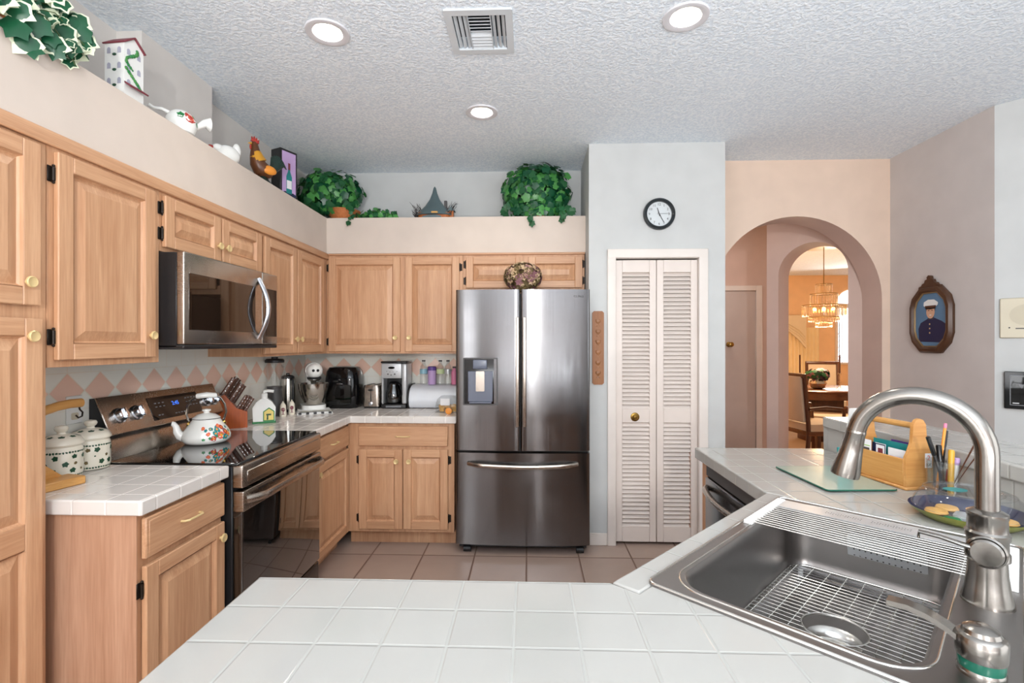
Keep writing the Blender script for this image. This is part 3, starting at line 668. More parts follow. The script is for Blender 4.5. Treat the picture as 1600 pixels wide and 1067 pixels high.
# ------------------------------------------------------------------ canisters
CP = [(.052, 0), (.062, .004), (.065, .02), (.065, .105), (.060, .118), (.064, .124)]
def canister(loc, label, seed):
    t = thing('canister', label, 'canister', loc, 0, 'ivy pattern canisters'); b = MB().lathe(CP, n=40); bd = b.build('canister_body', 'cream_ceramic', t)
    d = MB(); q = random.Random(seed)
    for j in range(3):
        for k in range(9):
            decal(d, CP, -180+40*k+q.uniform(-9, 9)+20*(j % 2), .034+.024*j, LEAF if q.random() < .7 else blob(6, .5, .2, k), sc=q.uniform(.007, .013), rot=q.uniform(0, 360), i=0 if q.random() < .75 else 1)
    for z in (.012, .100):
        for k in range(44): decal(d, CP, k*360/44, z, blob(5, .0042, .4, k), i=0)
    d.build('leaf_pattern', ['dark_green', 'petal_olive'], bd, recalc=False)
    L_ = [(.066, .124), (.068, .128), (.066, .134), (.064, .140), (.056, .152), (.030, .162), (.014, .164), (.012, .170), (.020, .178), (.022, .186), (.018, .194), (.002, .198)]
    ld = MB().lathe(L_, n=40).build('lid', 'cream_ceramic', t); d = MB()
    for k in range(8): decal(d, [(.056, .152), (.030, .162)], k*45, .156, [(u*1.4, v*.4) for u, v in LEAF], sc=.009, i=0)
    d.build('leaf_pattern', ['dark_green'], ld, recalc=False)
canister((-1.775, 1.80, .915), 'cream leaf-patterned lidded canister partly behind the wooden hanger', 3)
canister((-1.785, 1.935, .915), 'cream leaf-patterned lidded canister nearest the stove', 5)
# banana hanger
t = thing('fruit_hanger', 'curved wooden fruit hanger with a hook beside the tall cabinet', 'fruit hanger', (-1.70, 1.66, .915))
MB().at(RZ(-14)).box(-.015, .075, -.10, .085, 0, .030, .004).build('base', 'maple_y', t)
MB().prism([(-.09, .03), (.055, .03), (.0, .075), (-.06, .125), (-.09, .15)], -.012, .012, axis='x').build('brace', 'maple_y', t)
arm = [(-.02, -.06+.0*k, .03) for k in range(1)] + [(-.02, -.075, .08), (-.02, -.085, .14), (-.02, -.08, .19), (-.02, -.06, .225), (-.02, -.025, .25), (-.02, .02, .268), (-.02, .07, .278), (-.02, .12, .282), (-.02, .165, .280)]
MB().tube(arm, .017, 12, flat=.8).build('arm', 'maple_y', t)
MB().tube([(-.02, .155, .268), (-.02, .158, .255), (-.02, .170, .243), (-.02, .168, .228), (-.02, .152, .224), (-.02, .142, .235)], .003, 8).build('hook', 'bronze', t)

# ------------------------------------------------------------------ kettle
t = thing('tea_kettle', 'white enamel kettle with painted flowers on the glass cooktop', 'kettle', (-1.635, 2.43, .921), R(32))
KP = [(.075, 0), (.096, .006), (.108, .022), (.108, .04), (.098, .065), (.078, .095), (.062, .118), (.060, .124)]
bd = MB().lathe(KP, n=44).build('kettle_body', 'enamel', t)
d = MB()
for k, (a, z, r, i) in enumerate([(-52, .045, .019, 0), (-72, .032, .014, 1), (-36, .06, .014, 1), (-60, .075, .013, 2), (-40, .036, .013, 2), (-84, .055, .009, 0), (-44, .082, .011, 1), (-98, .083, .009, 0), (-66, .056, .012, 2), (-28, .045, .012, 3), (-54, .09, .010, 0), (-78, .078, .008, 2)]):
    decal(d, KP, a, z, blob(9, r, .25, k), i=i, eps=.0009+.0002*k); decal(d, KP, a, z, blob(7, r*.4, .2, k+40), i=3 if i != 3 else 0, eps=.0012+.0002*k)
for k in range(16): decal(d, KP, -95+5*k, .03+.06*((k*37) % 10)/10, LEAF, i=2 if k % 3 else 4, sc=.009, rot=k*53)
d.build('flower_decoration', ['coral', 'red', 'teal', 'orange', 'green'], bd, recalc=False)
MB().lathe([(.061, .122), (.0625, .126), (.058, .130), (.040, .143), (.014, .150), (.012, .155), (.020, .161), (.019, .168), (.002, .171)], n=36).build('lid', 'enamel', t)
MB().tube([(.062, 0, .123), ] + [(.062*math.cos(R(a)), .062*math.sin(R(a)), .123) for a in range(10, 360, 10)], .0016, 6, closed=True).build('rim_band', 'black_satin', t)
MB().tube([(-.088, 0, .03), (-.112, 0, .045), (-.124, 0, .065), (-.128, 0, .09), (-.138, 0, .104), (-.146, 0, .106)], [.024, .022, .018, .014, .012, .013], 14).build('spout', 'enamel', t)
hs = [(-.072, 0, .10)] + [(-.078+.0*k, 0, .12) for k in range(1)] + [(-.086, 0, .15), (-.080, 0, .19), (-.062, 0, .222), (-.040, 0, .235)]
MB().tube(hs, .0052, 8).tube([(-p[0], 0, p[2]) for p in hs], .0052, 8).build('bail', 'nickel', t)
MB().tube([(-.046, 0, .236), (-.040, 0, .236), (0, 0, .240), (.040, 0, .236), (.046, 0, .236)], [.009, .013, .015, .013, .009], 14).build('handle_grip', 'enamel', t)
for sx in (-1, 1): MB().at(T(sx*.075, 0, .098)@RY(sx*60)).cyl((0, 0, -.004), .014, .012, 14).build('handle_ear', 'brass', t)

# ------------------------------------------------------------------ knife block
t = thing('knife_block', 'slanted cherry wood knife block right of the stove', 'knife block', (-1.80, 2.905, .915), R(30))
BP = [(-.085, 0), (.085, 0), (.085, .095), (.028, .12), (-.035, .205), (-.085, .175)]
MB().prism(BP, -.055, .055, axis='y').build('block', 'cherry', t)
def knife(i, x, z, y, ln, r, lean=31):
    k_ = thing('knife', ['large knife with dark handle standing in the upper slots of the knife block', 'small steak knife in the lower slots of the knife block'][i], 'knife', (-1.80, 2.905, .915), R(30), ['large knives in the block', 'steak knives in the block'][i])
    M = T(x, y, z)@RY(lean); MB().at(M).prism(rrect(-r*1.5, r*1.5, -r, r, r*.8, 3), -.005, ln).build('handle', 'dark_wood', k_)
    MB().at(M).box(-r*1.2, r*1.2, -.002, .002, -.012, .004).build('bolster', 'wire_steel', k_)
    for q_ in (.25, .55, .8): MB().at(M@T(0, -r-.0003, ln*q_)@RX(90)).cyl((0, 0, 0), .0022, .0009, 8).build('rivet', 'wire_steel', k_)
for x, z, y in ((-.045, .20, -.032), (-.03, .203, 0), (-.02, .190, .03), (-.002, .166, -.028), (.008, .152, .012)): knife(0, x, z, y, .115, .0095)
for x, z, y in ((.035, .118, -.038), (.05, .112, -.020), (.062, .106, -.002), (.042, .115, .014), (.058, .108, .032), (.072, .102, -.034)): knife(1, x, z, y, .085, .0065)

# ------------------------------------------------------------------ house shaped soap bottle
t = thing('ceramic_bottle', 'white house-shaped ceramic bottle with green edging and yellow front', 'ceramic bottle', (-1.70, 3.09, .915), R(28))
MB().prism([(-.062, 0), (.062, 0), (.066, .10), (.045, .135), (.02, .155), (-.02, .155), (-.045, .135), (-.066, .10)], -.04, .04, axis='y').build('bottle_body', 'white_gloss', t)
MB().box(-.067, .067, -.044, .044, 0, .012, .003).build('green_base', 'green', t)
MB().prism([(-.006, .013), (.060, .013), (.060, .075), (.028, .1), (-.006, .075)], -.0435, -.040, axis='y').build('green_border', 'green', t)
MB().prism([(.0, .02), (.054, .02), (.054, .072), (.028, .092), (.0, .072)], -.0445, -.0435, axis='y').build('yellow_panel', 'yellow', t)
MB().prism([(.014, .022), (.024, .022), (.024, .05), (.04, .05), (.04, .06), (.012, .06), (.012, .05), (.016, .05)], -.0455, -.0445, axis='y').build('painted_window', 'dark_green', t)
MB().lathe([(.020, .150), (.02, .185), (.016, .188)], n=20).tube([(0, 0, .185), (0, 0, .197), (.02, 0, .203), (.055, 0, .198)], .010, 10).build('pump', 'white_gloss', t)

# ------------------------------------------------------------------ blender
t = thing('blender', 'glass jar blender with black lid under the wall cabinet', 'blender', (-1.795, 3.40, .915))
MB().lathe([(.062, 0), (.064, .02), (.055, .08), (.048, .17), (.046, .185)], n=32).build('motor_base', 'dark_grey', t)
MB().at(T(0, -.058, .05)@RX(90)).box(-.03, .03, -.02, .02, -.002, .008, .003).build('control_panel', 'silver_plastic', t)
MB().lathe([(.044, .19), (.046, .20), (.058, .36), (.060, .375)], n=32, capt=False).build('glass_jar', 'clear_glass', t)
MB().lathe([(.050, .186), (.050, .205)], n=32).build('jar_collar', 'dark_grey', t)
MB().lathe([(.062, .372), (.063, .39), (.055, .398), (.022, .40), (.022, .412), (.002, .413)], n=32).build('lid', 'black_satin', t)
MB().tube([(.056, -.02, .35), (.085, -.03, .34), (.086, -.03, .26), (.052, -.02, .22)], .007, 8).build('handle', 'clear_glass', t)
# shakers
SP = [(.022, 0), (.023, .01), (.019, .075), (.014, .085), (.010, .092), (.002, .096)]
for k, (x, y, lb) in enumerate(((-1.71, 3.35, 'cream ceramic shaker with red tree motif, beside the house-shaped bottle'), (-1.70, 3.455, 'cream ceramic shaker with red motif, nearer the steel kettle'))):
    t = thing('shaker', lb, 'shaker', (x, y, .915), 0, 'cream ceramic shakers'); bd = MB().lathe(SP, n=24).build('shaker_body', 'cream_ceramic', t)
    d = MB(); decal(d, SP, -62, .05, blob(10, .013, .2, k), 0); decal(d, SP, -62, .030, [(-.003, -.012), (.003, -.012), (.003, .012), (-.003, .012)], 0); decal(d, SP, -62, .016, [(-.009, -.002), (.009, -.002), (.009, .002), (-.009, .002)], 0)
    d.build('painted_motif', 'maroon', bd, recalc=False); MB().sph((0, 0, .099), .006, 10).build('finial', 'cream_ceramic', t)
# electric kettle
t = thing('electric_kettle', 'tall stainless electric kettle with black handle and lid', 'electric kettle', (-1.800, 3.60, .915), R(-40))
MB().lathe([(.060, 0), (.060, .016), (.056, .02)], n=32).build('power_base', 'black_satin', t)
MB().lathe([(.056, .02), (.056, .06), (.050, .20), (.046, .245)], n=36).build('kettle_body', 'bowl_steel', t)
MB().lathe([(.046, .245), (.044, .262), (.03, .27), (.012, .272), (.012, .285), (.002, .287)], n=32).build('lid', 'black_satin', t)
MB().tube([(.040, 0, .25), (.075, 0, .235), (.084, 0, .19), (.082, 0, .10), (.066, 0, .05), (.050, 0, .045)], .010, 10).build('handle', 'black_satin', t)
MB().tube([(-.040, 0, .215), (-.066, 0, .24)], [.018, .010], 12).build('spout', 'bowl_steel', t)

# ------------------------------------------------------------------ stand mixer on a folded towel
t = thing('striped_towel', 'folded white towel with dark stripes under the stand mixer', 'towel', (-1.612, 3.605, .915), R(27))
b = MB().box(-.115, .125, -.185, .12, 0, .010, .004).box(-.11, .12, -.18, .05, .010, .018, .004); b.build('towel_cloth', 'white_matte', t)
for k in range(4): MB().at(RZ((2, -3, 4, -2)[k])).box(-.105, .115, -.178+.022*k, -.170+.022*k, .0165, .0186, .001).build('dark_stripe', 'black_satin' if k != 2 else 'olive', t)
for k in range(5): MB().box(-.105+.05*k, -.085+.05*k, -.1865, -.1795, .003, .0175, .001).build('dark_stripe', 'black_satin', t)
t = thing('stand_mixer', 'white stand mixer with steel bowl in the corner of the counter', 'stand mixer', (-1.622, 3.635, .934), R(30))
# local -y is the front (towards the room), bowl at the origin, pedestal behind
MB().prism(rrect(-.085, .085, -.09, .175, .06), 0, .03).build('base', 'white_gloss', t)
MB().prism(rrect(-.045, .045, .10, .175, .03), .03, .26).build('pedestal', 'white_gloss', t)
BW = [(.045, .032), (.060, .034), (.062, .040), (.088, .09), (.104, .15), (.108, .188), (.111, .19), (.106, .188), (.10, .15), (.08, .09), (.05, .05), (.001, .045)]
MB().lathe(BW, n=44).build('mixing_bowl', 'bowl_steel', t)
hd = MB(); yy = [.185, .17, .12, .04, -.04, -.09, -.112, -.118]; rr = [.012, .042, .056, .06, .058, .05, .03, .003]
hd.at(T(0, 0, .285)@RX(90)).lathe([(r, -y) for r, y in zip(rr, yy)], n=30); hdo = hd.build('motor_head', 'white_gloss', t)
MB().at(T(0, -.03, .285)@RX(90)).lathe([(.0592, 0), (.0598, .004), (.0592, .008)], n=30).build('trim_band', 'wire_steel', hdo)
for x in (-.013, .018): MB().at(T(x, -.105, .29)@RX(90)).cyl((0, 0, 0), .010, .014, 16).build('attachment_knob', 'black_gloss', hdo)
MB().lathe([(.046, .222), (.050, .228), (.050, .240)], c=(0, -.05, 0), n=28).build('dark_band', 'black_satin', hdo); MB().lathe([(.036, .212), (.044, .220), (.044, .224)], c=(0, -.05, 0), n=28).build('steel_band', 'wire_steel', hdo)
MB().lathe([(.018, .185), (.020, .2), (.030, .225), (.032, .24)], n=24).build('beater_shaft', 'wire_steel', t)

# ------------------------------------------------------------------ air fryer
t = thing('air_fryer', 'large glossy black air fryer on the back counter', 'air fryer', (xy(540, 3.90), 3.88, .915))
def loft(mb, rings, i=0, cap=True):
    n = len(rings[0]); vs = [p for r_ in rings for p in r_]; fs = [(j*n+k, j*n+(k+1) % n, (j+1)*n+(k+1) % n, (j+1)*n+k) for j in range(len(rings)-1) for k in range(n)]
    if cap: fs += [tuple(range(n))[::-1], tuple((len(rings)-1)*n+k for k in range(n))]
    return mb.add(vs, fs, i)
def rr3(w, d, r, z, y0=0): return [(a, b_+y0, z) for a, b_ in rrect(-w/2, w/2, -d/2, d/2, r, 6)]
b = MB(); loft(b, [rr3(.25, .22, .06, 0), rr3(.268, .236, .07, .012), rr3(.275, .24, .075, .10), rr3(.270, .236, .075, .22), rr3(.252, .22, .07, .285), rr3(.215, .185, .06, .318), rr3(.16, .13, .05, .325)])
b.build('fryer_body', 'black_gloss', t)
MB().prism(rrect(-.095, .095, .03, .185, .02), -.126, -.10, axis='y').build('basket_front', 'black_glass', t)
MB().prism(rrect(-.028, .028, .10, .178, .012), -.165, -.12, axis='y').build('basket_handle', 'black_gloss', t)
MB().box(-.02, .03, -.1225, -.118, .190, .195, .001).build('indicator_bar', 'bright_handle', t)
# ------------------------------------------------------------------ toaster
t = thing('toaster', 'small stainless toaster between air fryer and coffee maker', 'toaster', (xy(584, 3.86), 3.89, .917))
b = MB(); loft(b, [rr3(.135, .20, .02, .012), rr3(.138, .205, .03, .03), rr3(.138, .205, .03, .15), rr3(.125, .19, .03, .178)]); b.build('toaster_shell', 'range_steel', t)
MB().prism(rrect(-.062, .062, -.095, .095, .02), -.002, .013).build('toaster_base', 'black_satin', t)
MB().box(-.003, .003, -.106, -.10, .05, .15).build('lever_slot', 'black_satin', t); MB().box(-.016, .016, -.122, -.104, .135, .148, .003).build('lever', 'black_satin', t)
MB().at(T(0, -.102, .035)@RX(90)).lathe([(.016, 0), (.016, .008), (.012, .011)], n=20).build('dial', 'bright_handle', t)
for x in (-.028, .028): MB().box(x-.011, x+.011, -.075, .075, .1785, .1805).build('bread_slot', 'black_satin', t)
# ------------------------------------------------------------------ coffee maker
t = thing('coffee_maker', 'silver and black drip coffee maker with glass carafe', 'coffee maker', (xy(619, 3.85), 3.87, .915))
MB().box(-.098, .098, -.10, .10, 0, .034, .008).build('base', 'black_satin', t)
MB().box(-.095, .095, .03, .10, .034, .355, .006).build('rear_column', 'black_satin', t)
MB().box(-.098, .060, -.09, .03, .235, .352, .006).build('front_housing', 'silver_plastic', t)
MB().box(.060, .100, -.085, .09, .034, .352, .012).box(-.100, -.084, -.08, .03, .034, .24, .004).build('side_pillar', 'silver_plastic', t)
MB().box(-.102, .102, -.095, .10, .352, .368, .006).build('top_lid', 'black_gloss', t)
MB().prism(circ(-.018, .318, .026, 24, .009), -.0925, -.089, axis='y').build('badge', 'black_gloss', t)
for x, z, r in ((-.045, .268, .006), (-.02, .262, .005), (.008, .268, .006), (-.055, .29, .003), (-.03, .286, .003), (-.005, .286, .003), (.025, .29, .003)): MB().at(T(x, -.089, z)@RX(90)).cyl((0, 0, 0), r, .004, 12).build('button', 'dark_grey', t)
cf = MB().lathe([(.045, .036), (.058, .045), (.062, .07), (.058, .12), (.042, .165), (.038, .185)], c=(-.015, -.03, 0), n=32, capt=False).build('carafe', 'coffee_glass', t)
MB().lathe([(.040, .185), (.042, .195), (.03, .205), (.008, .21)], c=(-.015, -.03, 0), n=28).build('carafe_lid', 'black_gloss', cf)
MB().tube([(.025, -.05, .19), (.06, -.075, .18), (.062, -.078, .11), (.04, -.065, .085)], .008, 8).build('carafe_handle', 'black_gloss', cf)
text('switch_lettering', '12:00 AM', .022, 'grey_plastic', t, T(-.01, -.1004, .017)@FACE_Y) if 0 else MB().box(-.06, .06, -.1015, -.1, .01, .024, .001).build('switch_panel', 'grey_plastic', t)
# ------------------------------------------------------------------ bread box
t = thing('bread_box', 'white roll-front bread box with black ends next to the refrigerator', 'bread box', (-.944, 3.99, .915))
pr = [(0, .006), (-.19, .006), (-.215, .03), (-.222, .07), (-.21, .115), (-.18, .15), (-.13, .172), (-.08, .178), (0, .178)]
MB().prism(pr, .012, .40, axis='x').build('roll_front', 'blue_white', t)
for x in (0, .40): MB().prism([(a*1.02-.0, b_*1.02+.003 if b_ > .01 else 0) for a, b_ in pr], x, x+.012, axis='x').build('end_panel', 'black_satin' if x == 0 else 'white_gloss', t)
# bottles on the bread box
BT = [(.026, 0), (.030, .004), (.030, .06), (.027, .075), (.030, .085), (.030, .125), (.024, .148), (.012, .168), (.0115, .185)]
def bottle(px, label, body, cap, band):
    t = thing('water_bottle', label, 'bottle', (xy(px, 3.90), 3.90, 1.0945), 0, 'bottles on the bread box')
    MB().lathe(BT, n=24).build('bottle_body', body, t); MB().cyl((0, 0, .183), .0135, .012, 18).build('cap', cap, t)
    if band: MB().lathe([(.0306, .086), (.0306, .122)], n=24, capb=False, capt=False).build('label_band', band, t)
bottle(662, 'clear water bottle with blue band, leftmost on the bread box', 'clear_plastic', 'dark_grey', 'pale_blue')
bottle(688, 'clear water bottle with pale band right of the purple-lidded tub', 'clear_plastic', 'dark_grey', 'pale_green')
bottle(700, 'clear water bottle with grey band, rightmost of the clear ones', 'clear_plastic', 'dark_grey', 'silver_plastic')
t = thing('drink_tub', 'lilac tub with dark purple lid on the bread box', 'tub', (xy(675, 3.9), 3.90, 1.0945))
MB().lathe([(.030, 0), (.033, .004), (.033, .115)], n=28).build('tub_body', 'lilac', t); MB().lathe([(.035, .113), (.035, .14), (.03, .144)], n=28).build('lid', 'purple', t)
t = thing('pink_bottle', 'small pink bottle half hidden by the refrigerator, on the bread box', 'bottle', (-.598, 3.90, 1.0945))
MB().lathe([(.022, 0), (.024, .004), (.024, .10), (.012, .12), (.012, .13)], n=22).build('bottle_body', 'pink', t); MB().cyl((0, 0, .13), .014, .014, 16).build('cap', 'dark_grey', t)
t = thing('bakery_clamshell', 'clear plastic bakery box of muffins in front of the bread box', 'food container', (-.60, 3.62, .915), R(-6))
MB().prism(rrect(-.085, .085, -.06, .06, .02), 0, .05).build('container_base', 'clear_plastic', t)
b = MB(); loft(b, [rr3(.17, .12, .02, .05), rr3(.15, .10, .02, .095), rr3(.10, .06, .02, .12)]); b.build('container_lid', 'clear_plastic', t)
MB().box(-.04, .03, -.066, -.063, .055, .105, .001).build('paper_label', 'paper', t)
for k, x in enumerate((-.045, .0, .045)): tag(MB().lathe([(.018, 0), (.024, .03), (.028, .035), (.022, .05), (.004, .056)], n=18).build('muffin', 'cookie'), ['muffin at the left end inside the clear bakery box', 'middle muffin inside the clear bakery box', 'muffin nearest the refrigerator inside the clear bakery box'][k], 'muffin', (-.60+x, 3.62-x*.1, .918), group='muffins in the bakery box')
t = thing('orange_lidded_jar', 'small jar lying with its orange lid facing out beside the bakery box', 'jar', (-.575, 3.50, .9385), 0)
MB().at(RX(90)).lathe([(.018, -.05), (.022, -.045), (.022, .0)], n=22).build('jar_body', 'clear_plastic', t); MB().at(RX(90)).lathe([(.0235, 0), (.0235, .012), (.018, .014), (.001, .012)], n=22).build('lid', 'orange', t)

# ------------------------------------------------------------------ things on top of the soffit (z 2.378)
ZT = 2.378
def leaf_at(mb, p, nrm, up, s, i=0, edge=None, fold=.15):
    nrm = Vector(nrm).normalized(); up = Vector(up); up = (up-nrm*up.dot(nrm))
    if up.length < 1e-4: up = nrm.orthogonal()
    up.normalize(); rt = up.cross(nrm); p = Vector(p)
    def q(u, v, sc_=1, lift=0): return (p+(rt*u+up*(v))*s*sc_+nrm*(-abs(u)*fold*s-.15*v*v*s+lift))[:]
    n = len(LEAF)
    mb.add([q(0, 0)]+[q(u, v) for u, v in LEAF], [(0, 1+k, 1+(k+1) % n) for k in range(n)], i if edge is None else edge)
    if edge is not None: mb.add([q(0, 0, 1, .0012)]+[q(u, v, .80, .0012) for u, v in LEAF], [(0, 1+k, 1+(k+1) % n) for k in range(n)], i)
def foliage(mb, c, rad_, n, s, seed, zmin=None, mats=2, droop=.3, ymax=None, shell=.75, xmin=None):
    q = random.Random(seed)
    for k in range(n):
        d = Vector((q.gauss(0, 1), q.gauss(0, 1), q.gauss(0, 1))).normalized()
        r_ = q.uniform(shell-.05, 1.03) if q.random() < .8 else q.uniform(1.0, 1.17); p = Vector((c[0]+d.x*rad_[0]*r_, c[1]+d.y*rad_[1]*r_, c[2]+d.z*rad_[2]*r_))
        if zmin is not None and p.z < zmin+s*.8: p.z = zmin+s*.8+q.uniform(0, .04)
        if ymax and p.y > ymax: p.y = ymax-q.uniform(0, .03)
        if xmin is not None: p.x = max(p.x, xmin+q.uniform(0, .02))
        nn = d+Vector((q.uniform(-.5, .5), q.uniform(-.5, .5)-.2, q.uniform(-.3, .5)))
        leaf_at(mb, p, nn, (q.uniform(-.7, .7), 0, -1+q.uniform(0, 1.2)), s*q.uniform(.75, 1.25), q.randrange(mats))
def vine(mb, stem, pts, s, seed, i0=0, edge=None, n=6):
    q = random.Random(seed); stem.tube(pts, .0016, 6)
    for a, b_ in zip(pts, pts[1:]):
        a = Vector(a); b_ = Vector(b_)
        for k in range(n):
            p = a.lerp(b_, (k+.5)/n)+Vector((q.uniform(-1, 1), q.uniform(-1, 1), q.uniform(-1, 1)))*s*.6
            leaf_at(mb, p, (q.uniform(-.1, 1) if edge is not None else q.uniform(-.5, .5), -1+q.uniform(-.2, .4), q.uniform(-.1, .6)), (q.uniform(-.6, .6), 0, -1), s*q.uniform(.7, 1.2), i0 if edge is None else q.choice((i0, i0, 1)), edge)
# big ivy basket in the corner
t = thing('ivy_basket', 'artificial ivy in a wicker basket in the corner above the cabinets', 'potted plant', (-1.46, 3.82, ZT))
b = MB().lathe([(.075, 0), (.095, .02), (.125, .075), (.13, .085), (.12, .083), (.08, .02), (.001, .018)], n=32); b.build('basket', 'basket_weave', t)
b = MB()
for k in range(7): b.tube([((.078+.0075*k+.001)*math.cos(R(a)), (.078+.0075*k+.001)*math.sin(R(a)), .008+.012*k) for a in range(0, 360, 15)], .0045, 6, closed=True)
b.build('weave_rings', 'rust', t)
b = MB(); foliage(b, (-.11, -.02, .21), (.25, .14, .185), 560, .034, 11, .03, 3, ymax=.16, xmin=-.37); st = MB(); vine(b, st, [(.09, -.13, .10), (.105, -.155, .02), (.10, -.16, -.06)], .026, 4, n=4)
b.build('foliage', ['leaf_dark', 'leaf_mid', 'leaf_deep'], t, recalc=False, smooth=180); st.build('vine_stem', 'stem', t)
t = thing('ivy_sprig', 'low trailing ivy sprig right of the corner ivy basket', 'artificial plant', (-1.18, 3.80, ZT))
b = MB(); foliage(b, (0, 0, .035), (.16, .08, .06), 90, .024, 21, .0, 2, ymax=.1); b.build('foliage', ['leaf_dark', 'leaf_mid'], t, recalc=False, smooth=180)
t = thing('ivy_planter', 'bushy artificial ivy above the cabinets over the refrigerator', 'potted plant', (.05, 3.82, ZT))
MB().lathe([(.07, 0), (.09, .08), (.094, .085), (.086, .083), (.06, .02)], n=28).build('pot', 'basket_weave', t)
b = MB(); foliage(b, (.005, -.01, .215), (.265, .15, .205), 700, .034, 31, .02, 3, ymax=.165, xmin=-.26); foliage(b, (.0, -.05, .07), (.19, .09, .07), 150, .032, 33, .0, 3, ymax=.165); st = MB()
for pts in ([(-.02, -.13, .08), (-.03, -.158, .01), (-.035, -.16, -.065)], [(.19, -.12, .08), (.205, -.157, .01), (.205, -.16, -.05)], [(-.20, -.06, .12), (-.235, -.10, .05), (-.24, -.11, .035)], [(.22, -.05, .1), (.26, -.08, .06), (.27, -.08, .04)]): vine(b, st, pts, .028, int(pts[0][0]*100)+50, n=4)
b.build('foliage', ['leaf_dark', 'leaf_mid', 'leaf_deep'], t, recalc=False, smooth=180); st.build('vine_stem', 'stem', t)
# variegated ivy at the top left
t = thing('variegated_ivy', 'green and white variegated ivy spilling over the ledge at top left', 'artificial plant', (-1.60, 1.52, ZT))
MB().lathe([(.05, 0), (.065, .07), (.068, .072), (.06, .07), (.045, .01)], c=(-.02, -.12, 0), n=24).build('pot', 'basket_weave', t)
b = MB(); st = MB(); q = random.Random(77)
for k in range(75):
    u = q.uniform(-.30, .13); lim = .27-max(0, u)*1.2; z = q.uniform(.035, max(.06, lim)) if q.random() < .75 else q.uniform(-.06, .05)
    x = q.uniform(-.02, .085) if z > .04 else .088
    if z < .05: u = min(u, .10)
    var = q.random() < .45
    leaf_at(b, (x, u, z), (1, -1.2+q.uniform(-.5, .5), q.uniform(-.2, .5)), (q.uniform(-.6, .6), q.uniform(-.6, .6), -1), q.uniform(.030, .050), 0, 1 if var else None)
for p in ([(0, -.05, .1), (.06, .02, .12), (.08, .09, .07), (.085, .13, .05)], [(0, -.1, .1), (.07, -.02, .08), (.089, .03, .02), (.09, .06, -.03)], [(0, -.02, .14), (.04, .05, .16), (.05, .11, .14), (.05, .15, .15)], [(.02, -.2, .1), (.08, -.22, .05), (.09, -.2, -.03)]):
    vine(b, st, p, .024, int(p[1][1]*1000)+300, 0, None if p[1][2] > .15 else 1, n=4)
b.build('foliage', ['leaf_deep', 'leaf_cream'], t, recalc=False, smooth=180); st.build('vine_stem', 'stem', t)
# ceramic house
t = thing('ceramic_house', 'tall white ceramic house with maroon roof and painted ivy on the ledge', 'ceramic house', (-1.618, 1.905, ZT), R(-5))
w2 = .043
MB().prism([(-w2, 0), (w2, 0), (w2, .222), (0, .258), (-w2, .222)], -w2, w2, axis='x').build('house_walls', 'white_gloss', t)
rf = MB()
for s_ in (-1, 1): rf.at(T(0, 0, .263)@RX(-s_*40)).box(-w2-.006, w2+.008, min(0, s_*.064), max(0, s_*.064), -.004, .002, .001)
rf.build('roof', 'maroon', t)
def hwin(mb, u, z, side):
    w_, h_ = .0075, .024
    pl = [(u-w_, z), (u+w_, z), (u+w_, z+h_*.7), (u+w_*.6, z+h_*.92), (u, z+h_), (u-w_*.6, z+h_*.92), (u-w_, z+h_*.7)]
    if side: mb.prism(pl, w2, w2+.0012, axis='x')
    else: mb.prism(pl, -w2-.0012, -w2, axis='y')
for z in (.032, .092, .152):
    for u in (-.024, .021):
        m_ = MB(); hwin(m_, u, z+.03, 0); m_.build('painted_window', 'window_lilac', t)
        m_ = MB(); hwin(m_, u, z+.03, 1); m_.build('painted_window', 'window_lilac', t)
    MB().sph((0, -w2-.001, z+.025), .009, 8, sc=(1, .4, .6)).build('window_box', 'dark_green', t)
iv = MB(); q = random.Random(5)
for k in range(46):
    f = k/45; zz = .215-.15*f; uu = -.036+.05*(.5+.5*math.sin(f*9+1.2)) if f < .6 else -.036+.07*(f-.6)/.4; iv.sph((w2+.002, uu, zz), q.uniform(.004, .0075), 6, sc=(.5, 1, 1), i=k % 2)
iv.build('painted_ivy', ['green', 'leaf_mid'], t)
MB().at(T(w2, 0, .068)@RY(35)).box(-.002, .03, -w2, w2, -.003, .003, .001).build('porch_roof', 'maroon', t)
# jug lying on the ledge
t = thing('floral_jug', 'white ceramic jug with painted red rose on the ledge', 'jug', (-1.60, 2.20, ZT), R(52))
JP = [(.03, 0), (.052, .012), (.064, .04), (.062, .07), (.048, .095), (.036, .106), (.030, .110)]
bd = MB().lathe(JP, n=32).build('jug_body', 'white_gloss', t); d = MB()
decal(d, JP, -66, .074, blob(12, .027, .2, 2), 0); decal(d, JP, -66, .074, blob(9, .016, .2, 3), 2, .0013); decal(d, JP, -66, .075, blob(7, .009, .2, 4), 0, .0017)
decal(d, JP, -82, .086, blob(7, .010, .3, 7), 0); decal(d, JP, -106, .076, LEAF, 1, sc=.018, rot=70); decal(d, JP, -34, .055, LEAF, 1, sc=.014, rot=-60); decal(d, JP, -45, .085, LEAF, 1, sc=.010, rot=-20)
d.build('rose_decoration', ['red', 'green', 'coral'], bd, recalc=False)
MB().tube([(.045, 0, .045), (.075, 0, .07), (.095, 0, .088), (.118, 0, .090)], [.014, .013, .018, .032], 16).build('flared_spout', 'white_gloss', t)
MB().tube([(-.045, 0, .09), (-.075, 0, .098), (-.105, 0, .092), (-.125, 0, .10)], [.009, .0075, .007, .008], 10).build('handle', 'white_gloss', t)
